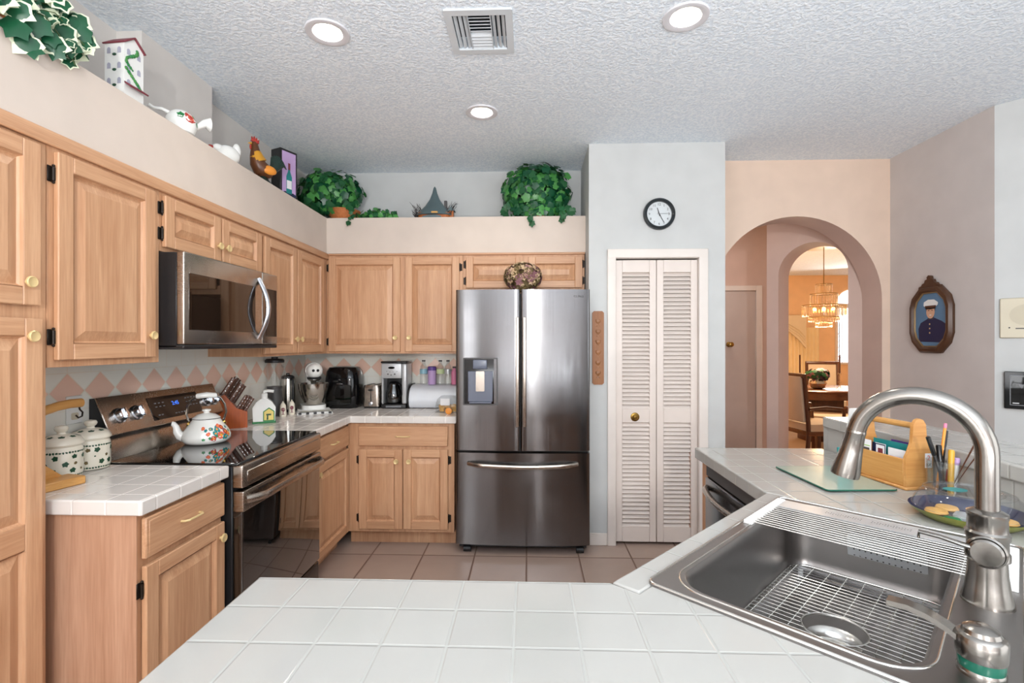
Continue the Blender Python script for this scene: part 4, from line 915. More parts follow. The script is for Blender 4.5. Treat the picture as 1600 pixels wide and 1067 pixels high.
# white hen
t = thing('ceramic_hen', 'small white ceramic hen with red comb on the ledge', 'ceramic hen', (-1.605, 2.56, ZT), R(60))
b = MB().sph((0, 0, .05), .05, 16, sc=(1.25, .8, 1)); b.sph((.045, 0, .085), .028, 12, sc=(.8, .7, 1.4)); b.sph((-.05, 0, .07), .025, 12, sc=(1.2, .8, .9)); b.lathe([(.03, 0), (.034, .012)], n=18).build('hen_body', 'white_gloss', t)
MB().at(T(-.085, 0, .068)).sph((0, 0, 0), .012, 8, sc=(1.4, .5, .7)).build('comb', 'red', t)
# rooster
t = thing('ceramic_rooster', 'colourful ceramic rooster with red comb on the ledge', 'ceramic rooster', (-1.60, 2.90, ZT), R(58))
b = MB().tube([(.05, 0, .075), (.02, 0, .08), (-.015, 0, .09), (-.035, 0, .12), (-.045, 0, .16), (-.05, 0, .195), (-.055, 0, .225), (-.058, 0, .24)], [.02, .044, .05, .044, .034, .025, .020, .010], 16); bd = b.build('rooster_body', 'rooster_brown', t)
MB().tube([(-.030, 0, .13), (-.042, 0, .158), (-.048, 0, .185)], [.046, .038, .028], 16).build('neck_feathers', 'rooster_gold', t)
b = MB()
for k in range(9):
    a = R(20+k*13); b.tube([(.045, (k-4)*.003, .085), (.07+.01*math.cos(a), (k-4)*.004, .10+.05*math.sin(a)), (.085+.035*math.cos(a), (k-4)*.005, .125+.07*math.sin(a)), (.105+.03*math.cos(a), (k-4)*.006, .10+.075*math.sin(a))], [.014, .013, .011, .003], 8)
b.build('tail_feathers', 'rooster_green', t)
MB().prism([(-.078, .242), (-.03, .236), (-.028, .262), (-.038, .252), (-.042, .270), (-.050, .255), (-.056, .274), (-.062, .257), (-.072, .268), (-.072, .252)], -.005, .005, axis='y').build('comb', 'red', t)
MB().sph((-.078, 0, .205), .010, 8, sc=(.6, .5, 1.6)).build('wattle', 'red', t); MB().tube([(-.074, 0, .228), (-.094, 0, .222)], [.007, .001], 8).build('beak', 'rooster_gold', t)
MB().sph((.015, -.040, .085), .034, 12, sc=(1.3, .4, .8)).build('wing', 'orange', t); MB().lathe([(.045, 0), (.048, .01), (.03, .03), (.022, .05)], n=20).build('base', 'rooster_green', t)
# shadow box with a wine bottle picture
t = thing('shadow_box', 'black shadow box frame showing a blue wine bottle, on the ledge', 'framed picture', (-1.62, 3.19, ZT), R(65))
MB().box(-.065, .065, -.045, .045, 0, .315, .003).build('box_frame', 'black_satin', t)
MB().box(-.052, .052, -.0465, -.0445, .014, .300).build('picture_panel', 'lilac', t)
MB().at(T(0, -.047, 0)).prism([(-.021, .03), (.021, .03), (.021, .14), (.008, .175), (.0075, .225), (-.0075, .225), (-.008, .175), (-.021, .14)], -.0012, 0, axis='y').build('painted_bottle', 'teal', t)
MB().at(T(0, -.0483, 0)).prism([(-.018, .06), (.018, .06), (.018, .115), (-.018, .115)], -.0008, 0, axis='y').build('painted_label', 'paper', t)
MB().at(T(0, -.0483, 0)).prism([(-.0078, .185), (.0078, .185), (.0078, .228), (-.0078, .228)], -.0008, 0, axis='y').build('painted_cap', 'maroon', t)
MB().at(T(0, -.047, 0)).prism([(-.052, .014), (.052, .014), (.052, .03), (.03, .038), (0, .03), (-.03, .04), (-.052, .03)], -.0008, 0, axis='y').build('painted_foreground', 'navy', t)
# rustic house with a pointed roof
t = thing('rustic_birdhouse', 'rustic model cottage with pointed slate roof and twigs above the cabinets', 'model house', (-.735, 3.80, ZT))
b = MB().prism(rrect(-.125, .125, -.06, .06, .04), 0, .055); b.build('cottage_wall', 'rust', t)
MB().lathe([(.15, .035), (.125, .065), (.075, .115), (.040, .165), (.020, .215), (.010, .255), (.002, .268)], n=18, sx=1, sy=.62).build('pointed_roof', 'slate', t)
MB().prism([(-.09, 0), (.07, 0), (.06, .022), (.02, .032), (-.04, .03), (-.08, .02)], -.075, -.06, axis='y').build('front_step', 'slate', t)
MB().box(-.01, .04, -.098, -.07, .04, .052, .003).build('door_canopy', 'cookie', t)
MB().box(.075, .097, -.012, .012, .09, .155, .002).build('chimney', 'dark_grey', t)
q = random.Random(9)
for sx in (-1, 1):
    b = MB()
    for k in range(26):
        x = sx*(.085+q.uniform(0, .06)); z = .01+q.uniform(0, .08); a = q.uniform(-.6, .6)
        b.tube([(x, q.uniform(-.05, .02), z), (x+sx*.018+a*.012, q.uniform(-.06, .03), z+.028), (x+sx*.03+a*.03, q.uniform(-.06, .03), z+.04+q.uniform(0, .03))], [.003, .002, .0008], 5)
    b.build('twigs', 'twig', t)
MB().prism([(.12, 0), (.15, 0), (.15, .075), (.135, .095), (.12, .075)], -.03, .01, axis='y').build('side_tower', 'rust', t)
MB().prism([(.108, .07), (.162, .07), (.135, .108)], -.04, .02, axis='y').build('tower_roof', 'slate', t)

# dried flowers on the refrigerator
t = thing('dried_flowers', 'ball of dried flowers in tan and mauve on top of the refrigerator', 'dried flowers', (-.043, 3.45, 1.7865))
b = MB(); q = random.Random(3)
for k in range(210):
    d = Vector((q.gauss(0, 1), q.gauss(0, 1), q.gauss(0, .8))).normalized(); p = Vector((d.x*.125, d.y*.085, .105+d.z*.09)); i = q.randrange(3)
    nn = d; u_ = nn.orthogonal().normalized(); v_ = nn.cross(u_); m_ = 6; s_ = q.uniform(.019, .034)
    vs = [p[:]]
    for j in range(m_*2):
        a = math.pi*j/m_; rr_ = s_*(1 if j % 2 == 0 else .62); vs.append((p+(u_*math.cos(a)+v_*math.sin(a))*rr_+nn*.010)[:])
    b.add(vs, [(0, 1+j, 1+(j+1) % (2*m_)) for j in range(2*m_)], i)
b.build('blooms', ['petal_tan', 'petal_mauve', 'petal_olive'], t, recalc=False, smooth=180); MB().lathe([(.05, 0), (.065, .03), (.07, .09), (.05, .13), (.02, .15)], n=18, sy=.7).build('flower_core', 'petal_olive', t)
MB().lathe([(.004, .18), (.022, .195), (.012, .212), (.002, .216)], n=10).build('top_bud', 'petal_tan', t)

# ------------------------------------------------------------------ sink and everything on it
SL = (S0.x, S0.y, .9155)
t = thing('kitchen_sink', 'large stainless drop-in sink set diagonally in the peninsula', 'sink', SL, SA)
def bowl(off, r, n=8):
    x0, x1, y0, y1 = .040+off, .790-off, -.450+off, -.040-off; return rrect(x0, x1, y0, y1, max(.01, r-off), n)
MB().prism(rrect(0, .829, -.56, 0, .022), -.001, .0045, holes=[bowl(0, .075)]).build('rim', 'sink_steel', t, smooth=30)
MB().tube([(a, b_, .0045) for a, b_ in rrect(.003, .826, -.557, -.003, .02, 6)], .0032, 8, closed=True).tube([(a, b_, .0045) for a, b_ in rrect(.030, .80, -.46, -.030, .08, 8)], .0022, 8, closed=True).build('raised_edge', 'wire_steel', t)
b = MB(); rings = []
for off, z in ((-.001, .0045), (.003, .002), (.008, -.006), (.011, -.02), (.014, -.15), (.020, -.175), (.035, -.19), (.06, -.195)): rings.append([(x, y, z) for x, y in bowl(off, .075)])
loft(b, rings, cap=False); n_ = len(rings[0])
b.prism(bowl(.06, .075), -.197, -.195, holes=[circ(.435, -.244, .056, 24)])
b.build('bowl', 'sink_steel', t, smooth=60, recalc=False)
MB().lathe([(.058, -.1955), (.058, -.193), (.050, -.196), (.040, -.206), (.038, -.212), (.001, -.213)], c=(.435, -.244, 0), n=32, capb=False).build('drain_basket', 'wire_steel', t)
# wire grid
t = thing('sink_grid', 'wire bottom grid with round drain opening inside the sink', 'sink grid', (SL[0], SL[1], .7205), SA)
b = MB(); X0, X1, Y0, Y1, hc, hr = .075, .765, -.428, -.062, (.435, -.244), .068
for k in range(36):
    x = X0+(X1-X0)*k/35; e_ = .03 if k in (0, 35) else (.012 if k in (1, 34) else 0); dx = abs(x-hc[0])
    if dx < hr: hh_ = math.sqrt(hr*hr-dx*dx); b.tube([(x, Y0+e_, .026), (x, hc[1]-hh_, .026)], .0017, 6).tube([(x, hc[1]+hh_, .026), (x, Y1-e_, .026)], .0017, 6)
    else: b.tube([(x, Y0+e_, .026), (x, Y1-e_, .026)], .0017, 6)
for k in range(9):
    y = Y0+.012+(Y1-Y0-.024)*k/8; dy = abs(y-hc[1])
    if dy < hr: hh_ = math.sqrt(hr*hr-dy*dy); b.tube([(X0, y, .0225), (hc[0]-hh_, y, .0225)], .0020, 6).tube([(hc[0]+hh_, y, .0225), (X1, y, .0225)], .0020, 6)
    else: b.tube([(X0, y, .0225), (X1, y, .0225)], .0020, 6)
b.build('grid_wires', 'wire_steel', t)
MB().tube([(x, y, .0245) for x, y in rrect(X0, X1, Y0, Y1, .05, 6)], .0028, 8, closed=True).build('outer_wire', 'wire_steel', t)
MB().tube([(hc[0]+hr*math.cos(R(a)), hc[1]+hr*math.sin(R(a)), .025) for a in range(0, 360, 12)], .0030, 8, closed=True).build('drain_ring', 'wire_steel', t)
for x in (.11, .73):
    for y in (-.40, -.09): MB().cyl((x, y, 0), .007, .022, 12).build('rubber_foot', 'white_matte', t)
# roll-up rack
t = thing('drying_rack', 'roll-up steel drying rack laid across the far end of the sink', 'drying rack', (SL[0], SL[1], .9205), SA)
b = MB()
for k in range(11): x = .512+.0178*k; b.tube([(x, -.024, .005), (x, -.545, .005)], .0018, 8)
b.build('rack_rods', 'wire_steel', t)
MB().prism([(.705, -.03), (.778, -.03), (.778, -.545), (.705, -.545)], .003, .0065).build('perforated_plate', 'rack_steel', t)
b = MB()
for grp in (.16, .27):
    for j in range(5):
        for (u, v) in ((0, 0), (.006, .006), (-.006, .006), (.006, -.006), (-.006, -.006)): b.cyl((.742+u, -(grp+.018*j)+v, .0063), .0016, .0006, 8)
b.build('punched_holes', 'dark_grey', t)['kind'] = 'stuff'
for yy0 in (-.034, -.548):
    b = MB().box(.500, .785, yy0, yy0+.024, -.0005, .0025, .001)
    for k in range(19): b.box(.503+.0148*k, .511+.0148*k, yy0, yy0+.024, .0015, .0095, .002)
    b.build('silicone_end', 'white_matte', t)
# sponge tray hanging inside the bowl
t = thing('sponge_tray', 'perforated steel sponge tray on the far wall of the sink bowl', 'sponge holder', (SL[0]+e1.x*.765, SL[1]+e1.y*.765, .85), SA)
pp = rrect(-.38, -.20, -.075, .03, .02)
MB().at(RY(-16)).prism(pp, -.0, .003, axis='x').build('tray_plate', 'rack_steel', t)
b = MB().at(RY(-16))
for j in range(12):
    for k in range(2): b.at(RY(-16)@T(-.0004, -.365+.0135*j, -.02-.02*k)@RY(90)).cyl((0, 0, 0), .0022, .0006, 8)
b.build('punched_holes', 'dark_grey', t)['kind'] = 'stuff'
# faucet: local x points over the bowl, local y towards the camera side
t = thing('faucet', 'tall brushed nickel gooseneck faucet with pull-down head', 'faucet', (.890, .983, .9195), R(135.8))
MB().lathe([(.040, 0), (.0395, .006), (.034, .03), (.0305, .06), (.029, .085)], n=40).build('base', 'nickel', t)
MB().lathe([(.030, .085), (.0335, .088), (.0335, .100), (.031, .104), (.031, .124), (.0335, .128), (.034, .138), (.0305, .142), (.0295, .165), (.031, .168), (.031, .176), (.024, .180), (.020, .182)], n=40).build('valve_body', 'nickel', t)
pth = [(0, 0, .178), (0, 0, .22), (0, 0, .26)] + [(.107-.107*math.cos(R(a)), 0, .287+.107*math.sin(R(a))) for a in range(0, 169, 8)]
MB().tube(pth, .0185, 20).build('gooseneck', 'nickel', t)
ex, ez = pth[-1][0], pth[-1][2]
MB().at(T(ex, 0, ez)@RY(180-12)).lathe([(.0188, 0), (.0195, .004), (.0195, .008), (.0188, .010), (.022, .05), (.0285, .098), (.0285, .108), (.024, .110), (.022, .107)], n=36).build('spray_head', 'nickel', t)
MB().at(T(0, .012, .108)@RX(-90)).lathe([(.026, 0), (.026, .014), (.030, .017), (.030, .025), (.027, .028), (.0262, .026), (.0255, .033), (.022, .0365), (.001, .037)], n=44).build('handle_hub', 'nickel', t)
MB().tube([(.010, .040, .112), (.035, .043, .116), (.065, .042, .121), (.098, .040, .122), (.099, .040, .110)], [.007, .0065, .006, .0055, .004], 12, flat=.7).build('lever', 'nickel', t)
# soap dispenser
t = thing('soap_dispenser', 'brushed metal dispenser with broad curved spout at bottom right', 'soap dispenser', (.690, .772, .9195), R(135.8))
MB().lathe([(.029, 0), (.029, .008), (.026, .012)], n=32).build('base', 'nickel', t)
MB().lathe([(.0275, .010), (.0285, .022), (.0275, .026)], n=32).build('green_band', 'green_edge', t)
MB().lathe([(.030, .026), (.031, .030), (.031, .056), (.028, .060), (.024, .062), (.022, .068), (.014, .073), (.002, .074)], n=36).build('pump_cap', 'nickel', t)
sp = [(.02, .0, .046), (.04, .0, .058), (.062, .0, .067), (.088, .0, .072), (.115, .0, .070)]
b = MB(); vs = []; 
for (x, y, z), w_ in zip(sp, (.014, .0135, .013, .012, .012)): vs += [(x, -w_, z-.006), (x, w_, z-.006), (x, w_, z+.003), (x, -w_, z+.003)]
b.add(vs, [(j*4+k, j*4+(k+1) % 4, (j+1)*4+(k+1) % 4, (j+1)*4+k) for j in range(4) for k in range(4)] + [(3, 2, 1, 0), (16, 17, 18, 19)]); b.build('spout', 'nickel', t)

# ------------------------------------------------------------------ right counter
t = thing('glass_cutting_board', 'frosted green glass cutting board behind the faucet head', 'cutting board', (1.132, 1.875, .9155), R(3))
MB().prism(rrect(-.122, .122, -.162, .162, .012), .003, .008).build('glass_plate', 'glass_board', t)
MB().tube([(a, b_, .0055) for a, b_ in rrect(-.122, .122, -.162, .162, .012)], .0027, 6, closed=True).build('green_edge', 'green_edge', t)
for x in (-.105, .105):
    for y in (-.145, .145): MB().cyl((x, y, 0), .007, .003, 10).build('foot', 'mustard', t)
# wooden caddy: local y is the long direction
CL_ = (1.338, 1.858, .9155); CR = R(9)
t = thing('wooden_caddy', 'light wooden tote caddy full of cards and papers', 'caddy', CL_, CR)
MB().box(-.060, .060, -.118, .118, 0, .010, .003).build('bottom', 'maple_x', t)
for y in (-.112, .100):
    pf = [(-.052, .01), (.052, .01), (.052, .112), (.040, .135), (.029, .165), (.026, .205), (.024, .226), (.014, .241), (0, .246), (-.014, .241), (-.024, .226), (-.026, .205), (-.029, .165), (-.040, .135), (-.052, .112)]
    MB().prism(pf, y, y+.012, axis='y').build('end_board', 'maple_x', t)
for x in (-.052, .044): MB().box(x, x+.008, -.10, .10, .010, .105, .002).build('side_board', 'maple_y', t)
MB().tube([(0, -.104, .218), (0, .104, .218)], .011, 14).build('handle', 'maple_y', t)
st_ = MB().box(.020, .046, -.1135, -.112, .075, .125).build('sticker', 'paper', t)
text('sticker_number', '2', .024, 'coral', st_, T(.033, -.1138, .109)@FACE_Y); text('sticker_letters', 'BX', .015, 'black_satin', st_, T(.033, -.1138, .085)@FACE_Y)
def incaddy(nm, lb, ct, x, y0, y1, z0, z1, mt, th=.0015, lean=0, mark=None):
    o = thing(nm, lb, ct, CL_, CR); MB().at(T(x, 0, z0)@RY(lean)).box(0, th, y0, y1, 0, z1-z0).build('sheet', mt, o)
    if mark:
        for (a, b_, c, d, mm) in mark: MB().at(T(x, 0, z0)@RY(lean)).box(-.0008, 0, a, b_, c-z0, d-z0).build('printed_mark', mm, o)
incaddy('card', 'white card with green stripe and dark picture at left of the caddy', 'card', -.040, .045, .088, .012, .142, 'paper', mark=[(.05, .083, .118, .121, 'light_green_paper'), (.052, .08, .10, .112, 'dark_grey')])
incaddy('card', 'white card with navy border and round brown emblem in the caddy', 'card', -.038, -.015, .028, .012, .138, 'paper', mark=[(-.015, .028, .132, .136, 'navy'), (-.015, -.012, .05, .132, 'navy'), (.025, .028, .05, .132, 'navy'), (-.004, .016, .102, .120, 'maroon')])
incaddy('envelope', 'dark navy envelope between two white cards in the caddy', 'envelope', -.030, .02, .05, .012, .136, 'navy')
incaddy('envelope', 'white envelope with faint printed lines at right in the caddy', 'envelope', -.032, -.088, -.02, .012, .130, 'paper', mark=[(-.08, -.03, .10, .102, 'lilac')])
incaddy('folder', 'teal folder standing in the middle of the caddy', 'folder', -.015, -.08, .06, .012, .150, 'teal', .003)
incaddy('envelope', 'purple envelope at the back of the caddy', 'envelope', .02, -.07, .02, .012, .150, 'purple')
incaddy('envelope', 'pale grey envelope behind the teal folder', 'envelope', .005, -.085, .0, .012, .142, 'white_matte')
incaddy('card', 'small green card at the back right of the caddy', 'card', .032, -.09, -.05, .012, .14, 'green')
t = thing('address_book', 'teal and navy booklets leaning on the left end of the caddy', 'booklet', (1.262, 1.985, .9155), CR)
MB().at(RX(-8)).box(-.03, .03, 0, .010, 0, .095, .002).build('teal_cover', 'teal', t); MB().at(T(.02, -.012, 0)@RX(-6)@RY(14)).box(-.02, .03, 0, .006, .009, .085, .002).build('navy_cover', 'navy', t)
t = thing('paper_towel', 'white folded paper napkin standing behind the caddy', 'napkin', (1.372, 2.10, .9155), R(15))
MB().prism([(-.05, 0), (.055, 0), (.045, .15), (.01, .235), (-.025, .235), (-.04, .15)], -.012, .012, axis='y').build('napkin_fold', 'white_matte', t)
# jar with pens
JX, JY = 1.358, 1.655
t = thing('pen_jar', 'clear glass jar holding pens beside the caddy', 'jar', (JX, JY, .9155))
MB().lathe([(.042, 0), (.044, .004), (.044, .12), (.0445, .124), (.041, .124), (.040, .006), (.001, .006)], n=32).build('glass_cylinder', 'clear_glass', t)
def pen(nm, lb, ct, x, y, tilt, az, ln, r, mt, cap=None, capm=None, z=.923):
    o = thing(nm, lb, ct, (JX+x, JY+y, z)); M = RZ(az)@RY(tilt); MB().at(M).lathe([(r*.5, 0), (r, .012), (r, ln-.004), (r*.7, ln)], n=12).build('barrel', mt, o)
    if cap: MB().at(M).lathe([(r*1.15, ln-cap), (r*1.15, ln+.001), (r*.8, ln+.003)], n=12).build('cap', capm, o)
pen('pencil', 'orange wooden pencil with pink eraser up in the pen jar', 'pencil', -.01, .015, 6, -20, .235, .0042, 'orange', .012, 'pink')
pen('pen', 'black pen leaning left out of the jar', 'pen', .01, -.01, 17, 170, .20, .0058, 'black_satin', .06, 'black_gloss')
pen('pen', 'black pen standing right of the pencil', 'pen', .0, .02, 8, 10, .21, .0062, 'black_gloss', .05, 'black_satin')
pen('pen', 'short black pen in the middle of the jar', 'pen', -.012, -.015, 5, 100, .165, .007, 'black_satin', .05, 'black_gloss')
pen('marker', 'mustard yellow highlighter with white tip at front of the jar', 'marker', .005, -.022, 3, 30, .155, .0085, 'mustard')
pen('marker', 'white marker with purple lettering in the jar', 'marker', .024, -.008, 5, -20, .125, .0075, 'white_gloss', .02, 'lilac')
pen('marker', 'red and white marker at right of the jar', 'marker', .020, .012, 6, -10, .115, .007, 'red', .03, 'white_gloss')
o = thing('eyeglasses', 'dark brown eyeglasses with arms sticking out right of the pen jar', 'eyeglasses', (JX+.015, JY-.002, .925))
for k, (a, z1) in enumerate(((34, .19), (42, .17))): MB().at(RZ(-66+k*14)@RY(a*.6)).tube([(0, 0, .04), (0, 0, .12), (.002, 0, z1)], [.002, .003, .005], 8, flat=.5).build('temple_arm', 'dark_wood', o)
# cookie platter
TX, TY = 1.262, 1.452
t = thing('cookie_platter', 'round olive and navy platter with clear domed lid', 'platter', (TX, TY, .9155))
MB().lathe([(.085, 0), (.105, .003), (.128, .020), (.136, .030)], n=56, capt=False).build('platter_outside', 'olive', t)
MB().lathe([(.136, .0302), (.130, .026), (.108, .010), (.001, .008)], n=56, capb=False).build('platter_inside', 'navy', t)
dm = MB().lathe([(.127, .034), (.123, .048), (.112, .070), (.100, .082), (.080, .085), (.074, .080), (.001, .080)], n=56, capb=False).build('clear_lid', 'clear_plastic', t)
for r_, z in ((.128, .034), (.101, .0825), (.076, .0835)): MB().tube([(r_*math.cos(R(a)), r_*math.sin(R(a)), z) for a in range(0, 360, 8)], .0013, 6, closed=True).build('lid_ridge', 'clear_plastic', dm)
MB().prism(circ(-.02, .02, .030, 20, .022), .0812, .0822).build('lid_sticker', 'teal', dm)
ck = [(-.065, .03, .028, 'cookie', 'cookie under the lid at the left of the platter'), (-.01, -.07, .034, 'cookie', 'large cookie at the front right of the platter'), (.05, -.055, .03, 'cookie', 'cookie near the right rim of the platter'), (-.01, .06, .028, 'cookie', 'cookie at the back of the platter'), (.06, .02, .028, 'cookie', 'cookie furthest right on the platter')]
for x, y, r_, mm, lb in ck:
    tag(MB().lathe([(r_*.8, 0), (r_, .005), (r_*.9, .011), (r_*.4, .014), (.001, .0145)], n=20).build('cookie', mm), lb, 'cookie', (TX+x, TY+y, .924), group='cookies on the platter')
tag(MB().lathe([(.018, 0), (.022, .004), (.018, .009), (.001, .012)], n=18).build('wrapped_candy', 'green'), 'green wrapped sweet beside the left cookie on the platter', 'candy', (TX-.075, TY-.035, .9245))
tag(MB().prism(rrect(-.028, .028, -.02, .02, .008), 0, .014).build('wrapped_biscuit', 'silver_plastic'), 'silver wrapped biscuit in the middle of the platter', 'candy', (TX-.03, TY-.02, .9245), R(40))

# ------------------------------------------------------------------ right wall
t = thing('framed_portrait', 'portrait of a person in a white peaked cap and navy uniform, dark carved frame', 'portrait', (RXW, 3.443, 1.585), R(-90))
def octo(hw, hh_, c_): return [(-hw+c_, -hh_), (hw-c_, -hh_), (hw-c_*.25, -hh_+c_*.75), (hw, -hh_+c_*1.5), (hw, hh_-c_*1.5), (hw-c_*.25, hh_-c_*.75), (hw-c_, hh_), (-hw+c_, hh_), (-hw+c_*.25, hh_-c_*.75), (-hw, hh_-c_*1.5), (-hw, -hh_+c_*1.5), (-hw+c_*.25, -hh_+c_*.75)]
b = MB(); loft(b, [[(x, y, z) for x, z in octo(w_, h_, c_)] for w_, h_, c_, y in ((.172, .226, .09, 0), (.174, .228, .09, -.018), (.162, .216, .085, -.036), (.146, .198, .078, -.038), (.132, .182, .072, -.022), (.128, .178, .070, -.014))], cap=False); b.build('carved_frame', 'frame_brown', t)
b = MB(); loft(b, [[(x, y, z) for x, z in octo(w_, h_, c_)] for w_, h_, c_, y in ((.135, .186, .074, -.026), (.131, .181, .072, -.027), (.128, .178, .070, -.018))], cap=False); b.build('gilt_lip', 'gilt', t)
pc = MB().prism(octo(.129, .179, .07), -.016, -.012, axis='y').build('picture', 'sky_blue', t)
def flat(nm, pts, y, mm): MB().prism(pts, y-.0006, y, axis='y').build(nm, mm, pc)
flat('painted_uniform', [(-.10, -.15), (.07, -.155), (.115, -.12), (.118, -.03), (.09, -.012), (.03, .012), (-.01, .015), (-.04, .0), (-.085, -.02), (-.105, -.06)], -.0162, 'navy')
flat('painted_collar', [(-.022, .002), (.022, .002), (.026, .022), (-.020, .022)], -.0175, 'dark_grey')
flat('painted_neck', [(-.02, .012), (.022, .012), (.024, .04), (-.02, .04)], -.0171, 'skin')
flat('painted_face', circ(.0, .052, .035, 24, .044), -.0182, 'skin')
flat('painted_hair', [(-.036, .06), (.036, .06), (.036, .088), (-.036, .088)], -.0176, 'dark_wood')
flat('painted_eyes', [(-.020, .060), (-.008, .061), (-.008, .066), (-.020, .065)], -.0190, 'dark_wood'); flat('painted_eyes', [(.008, .061), (.020, .060), (.020, .065), (.008, .066)], -.0190, 'dark_wood')
flat('painted_nose', [(-.003, .045), (.004, .044), (.002, .06)], -.0190, 'petal_tan'); flat('painted_smile', [(-.013, .032), (0, .027), (.013, .032), (0, .035)], -.0190, 'white_gloss')
flat('painted_cap', [(-.058, .098), (-.045, .088), (.045, .088), (.060, .100), (.062, .115), (.03, .136), (-.02, .138), (-.055, .122)], -.0186, 'white_matte')
flat('painted_cap_band', [(-.044, .080), (.044, .080), (.046, .096), (-.046, .096)], -.0193, 'dark_wood'); flat('painted_cap_brim', [(-.042, .074), (0, .070), (.042, .074), (.040, .082), (-.040, .082)], -.02, 'black_gloss')
for z in (-.03, -.06, -.09): flat('painted_button', circ(-.008, z, .0055, 12), -.0170, 'cream_knob')
b = MB().at(T(0, 0, .228)).prism([(-.09, -.012), (.09, -.012), (.085, .004), (.065, .008), (.055, .022), (.038, .026), (.030, .046), (.014, .050), (.010, .070), (-.006, .076), (-.020, .062), (-.016, .050), (-.034, .044), (-.040, .026), (-.058, .020), (-.066, .006), (-.085, .002)], -.03, -.008, axis='y')
b.build('eagle_crest', 'frame_brown', t)
def wallA(x, z): return (RXW+x*math.cos(R(-45)), 3.002+x*math.sin(R(-45)), z)
t = thing('intercom_panel', 'almond intercom speaker panel on the wall at the right edge', 'intercom', wallA(.022, 1.572), R(-45))
MB().box(0, .26, -.014, 0, -.118, .114, .004).build('panel', 'almond', t)
MB().prism(circ(.115, .015, .075, 36, .062), -.0165, -.014, axis='y').build('speaker_grille', 'grille_beige', t)
MB().at(T(.04, -.014, -.058)@RX(90)).cyl((0, 0, 0), .004, .003, 10).build('indicator', 'black_satin', t); MB().box(.065, .12, -.0155, -.014, -.066, -.060).build('label_strip', 'dark_grey', t)
t = thing('black_wall_frame', 'glossy black framed box on the wall below the intercom', 'wall frame', wallA(.040, 1.152), R(-45))
MB().box(0, .30, -.022, 0, -.108, .108, .003).build('frame', 'black_gloss', t); MB().box(.028, .272, -.0235, -.0215, -.083, .083).build('glass_front', 'black_glass', t)
MB().prism(rrect(.024, .276, -.087, .087, .001, 1), -.0245, -.0225, axis='y', holes=[rrect(.028, .272, -.083, .083, .001, 1)]).build('inner_border', 'grey_plastic', t)
MB().prism([(.06, .035), (.082, .035), (.071, .012)], -.0248, -.0235, axis='y').build('emblem', 'grey_plastic', t); MB().box(.035, .062, -.0246, -.0235, -.077, -.071).build('small_label', 'silver_plastic', t)

# ------------------------------------------------------------------ dining room through the arches
t = thing('chandelier', 'tiered crystal chandelier glowing in the dining room', 'chandelier', (4.235, 7.19, CE))
MB().lathe([(.06, -.02), (.055, 0)], n=20).build('canopy', 'brass', t)
MB().tube([(0, 0, -.02), (0, 0, -.56)], .006, 8).build('chain', 'brass', t)
for r_, z0, z1 in ((.10, -.56, -.70), (.17, -.70, -.86), (.27, -.86, -1.02), (.19, -1.03, -1.10), (.10, -1.10, -1.18)):
    n_ = max(22, int(r_*170)); b = MB()
    for k in range(n_):
        a = 2*math.pi*k/n_; b.at(T(r_*math.cos(a), r_*math.sin(a), 0)@RZ(math.degrees(a))).box(-.004, .004, -.011, .011, z1, z0-.008, .003)
    b.build('crystal_drops', 'crystal', t)
    MB().lathe([(r_+.006, z0-.008), (r_+.006, z0), (r_-.02, z0)], n=28, capb=False, capt=False).build('tier_ring', 'brass', t)
for k in range(6): MB().sph((.13*math.cos(k*1.047), .13*math.sin(k*1.047), -.92), .022, 10).build('bulb', 'bulb_warm', t)
pl_ = point('chandelier_lamp', (4.235, 7.19, 1.55), 130, (1.0, .74, .48), .15); pl_.parent = None
struct('trim_3', MB().at(T(4.235, 7.19, CE)).lathe([(.36, -.002), (.34, -.02), (.30, -.014), (.2, -.02), (.06, -.03)], n=40), 'almond')
area('dining_window_light', (6.3, 9.6, 2.0), (R(70), 0, R(150)), 1.0, 1.4, 45, (1, .93, .84))
area('hall_light', (2.0, 4.9, 2.80), (0, 0, 0), .5, .5, 9, (1, .86, .78))
t = thing('dining_table', 'dark wood dining table seen through the arches', 'dining table', (4.25, 7.3, .0125))
MB().lathe([(.75, .725), (.78, .735), (.78, .755), (.76, .765)], n=48, sy=.75).build('table_top', 'dark_wood_x', t)
MB().lathe([(.68, .63), (.70, .725)], n=48, sy=.72).build('apron', 'dark_wood_x', t); MB().box(-.25, .25, -.15, .15, 0, .64, .01).build('pedestal', 'dark_wood', t)
def dchair(loc, rz, label, arms, hgt=1.08):
    t = thing('dining_chair', label, 'chair', loc, rz, 'dining chairs')       # faces local +x
    MB().prism(rrect(-.24, .26, -.25, .25, .05), .40, .48).build('seat', 'fabric', t); MB().box(-.25, .27, -.26, .26, .35, .40, .008).build('seat_rail', 'dark_wood_x', t)
    for sx, sy in ((.24, .23), (.24, -.23)): MB().box(sx-.025, sx+.025, sy-.025, sy+.025, 0, .36, .005).build('leg', 'dark_wood', t)
    for sy in (-.23, .23): MB().tube([(-.26, sy, .0), (-.235, sy, .35), (-.24, sy, .5), (-.29, sy, hgt-.05)], .024, 8).build('rear_leg', 'dark_wood', t)
    MB().at(T(-.262, 0, .5)@RY(-5)).box(-.02, .02, -.21, .21, 0, hgt-.55, .012).build('backrest', 'fabric', t)
    MB().at(T(-.29, 0, hgt-.05)).box(-.025, .02, -.25, .25, -.02, .03, .01).build('top_rail', 'dark_wood', t)
    if arms:
        for sy in (-.26, .26): MB().tube([(-.25, sy, .66), (-.05, sy, .675), (.16, sy, .655), (.18, sy, .60), (.18, sy*.95, .40)], .018, 8).build('armrest', 'dark_wood', t)
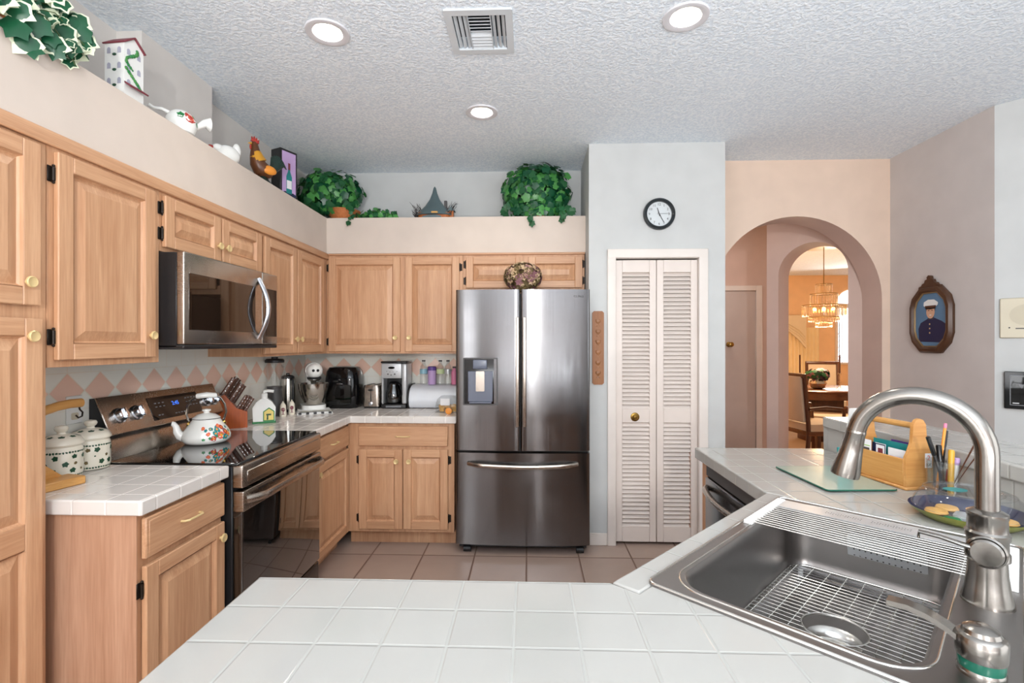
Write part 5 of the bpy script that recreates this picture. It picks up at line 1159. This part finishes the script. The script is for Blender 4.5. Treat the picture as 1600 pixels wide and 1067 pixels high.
dchair((3.40, 5.98, .0125), R(8), 'upholstered dining armchair nearest the arch, seen from the side', True)
dchair((4.05, 6.55, .0125), R(100), 'dining chair with its seat pushed under the near side of the table', False, .72) if 0 else dchair((3.98, 6.50, .0125), R(150), 'low dining chair seat in front of the table, behind the armchair', False, .70)
dchair((4.95, 8.35, .0125), R(-110), 'dining chair at the far side of the table by the orange wall', False, 1.12)
def candle(x, y, label):
    t = thing('candlestick', label, 'candlestick', (x, y, .777), 0, 'candlesticks on the dining table')
    MB().lathe([(.05, 0), (.045, .01), (.015, .03), (.012, .08), (.024, .10), (.012, .12), (.012, .19), (.024, .21), (.022, .23)], n=20).build('glass_stick', 'crystal', t); MB().cyl((0, 0, .222), .011, .26, 12).build('candle', 'dark_wood', t)
candle(3.86, 7.12, 'glass candlestick with dark candle, left on the dining table'); candle(4.37, 7.05, 'glass candlestick with dark candle, right on the dining table')
t = thing('flower_vase', 'silver bowl of dark dried flowers on the dining table', 'flower vase', (4.10, 7.10, .777))
MB().lathe([(.05, 0), (.09, .02), (.11, .08), (.09, .12)], n=24).build('vase', 'bowl_steel', t); b = MB(); foliage(b, (0, 0, .19), (.15, .13, .10), 120, .035, 8, None, 3); b.build('flowers', ['plum', 'petal_mauve', 'leaf_dark'], t, recalc=False, smooth=180)
# curtain, valance, window on the far wall
t = thing('curtain', 'pale gathered curtain with swag valance in the dining room', 'curtain', (5.52, 10.34, 0))
pts = [(-.45+.9*k/60, -.05-.025*math.sin(k*1.25)) for k in range(61)]
MB().prism(pts + [(x, y+.02) for x, y in reversed(pts)], .02, 1.75).build('curtain_panel', 'curtain', t)
MB().prism([(-.45, 2.0), (.15, 2.0), (.15, 1.32), (-.0, 1.50), (-.18, 1.66), (-.45, 1.75)], -.12, -.09, axis='y').build('valance', 'valance_cloth', t)
for k in range(3): MB().tube([(-.42, -.125, 1.80+.05*k), (-.2, -.13, 1.72+.05*k), (0, -.13, 1.58+.06*k), (.13, -.125, 1.42+.07*k)], .010, 6).build('swag_fold', 'valance_cloth', t)
wn_ = MB().box(6.37, 6.95, 10.355, 10.372, 1.03, 2.15).prism([(6.66+.29*math.cos(R(a)), 2.24+.29*math.sin(R(a))) for a in range(0, 181, 10)], 10.355, 10.372, axis='y')
wo = struct('window_1', wn_, 'window_glow')
b = MB().box(6.33, 6.37, 10.32, 10.37, .99, 2.2, .004).box(6.33, 6.99, 10.32, 10.37, .99, 1.03, .004).box(6.33, 6.99, 10.32, 10.37, 2.15, 2.24, .004); b.build('window_frame', 'trim_paint', wo)
b = MB()
for k in range(12): b.tube([(6.38, 10.35, 1.05+.09*k), (6.41+.03*math.sin(k), 10.35, 1.10+.09*k), (6.45, 10.35, 1.14+.09*k)], .005, 5)
b.tube([(6.41, 10.35, 1.03), (6.41, 10.35, 2.15)], .007, 6).tube([(6.47, 10.35, 1.03), (6.47, 10.35, 2.15)], .007, 6); b.build('leaded_glass', 'lead', wo)
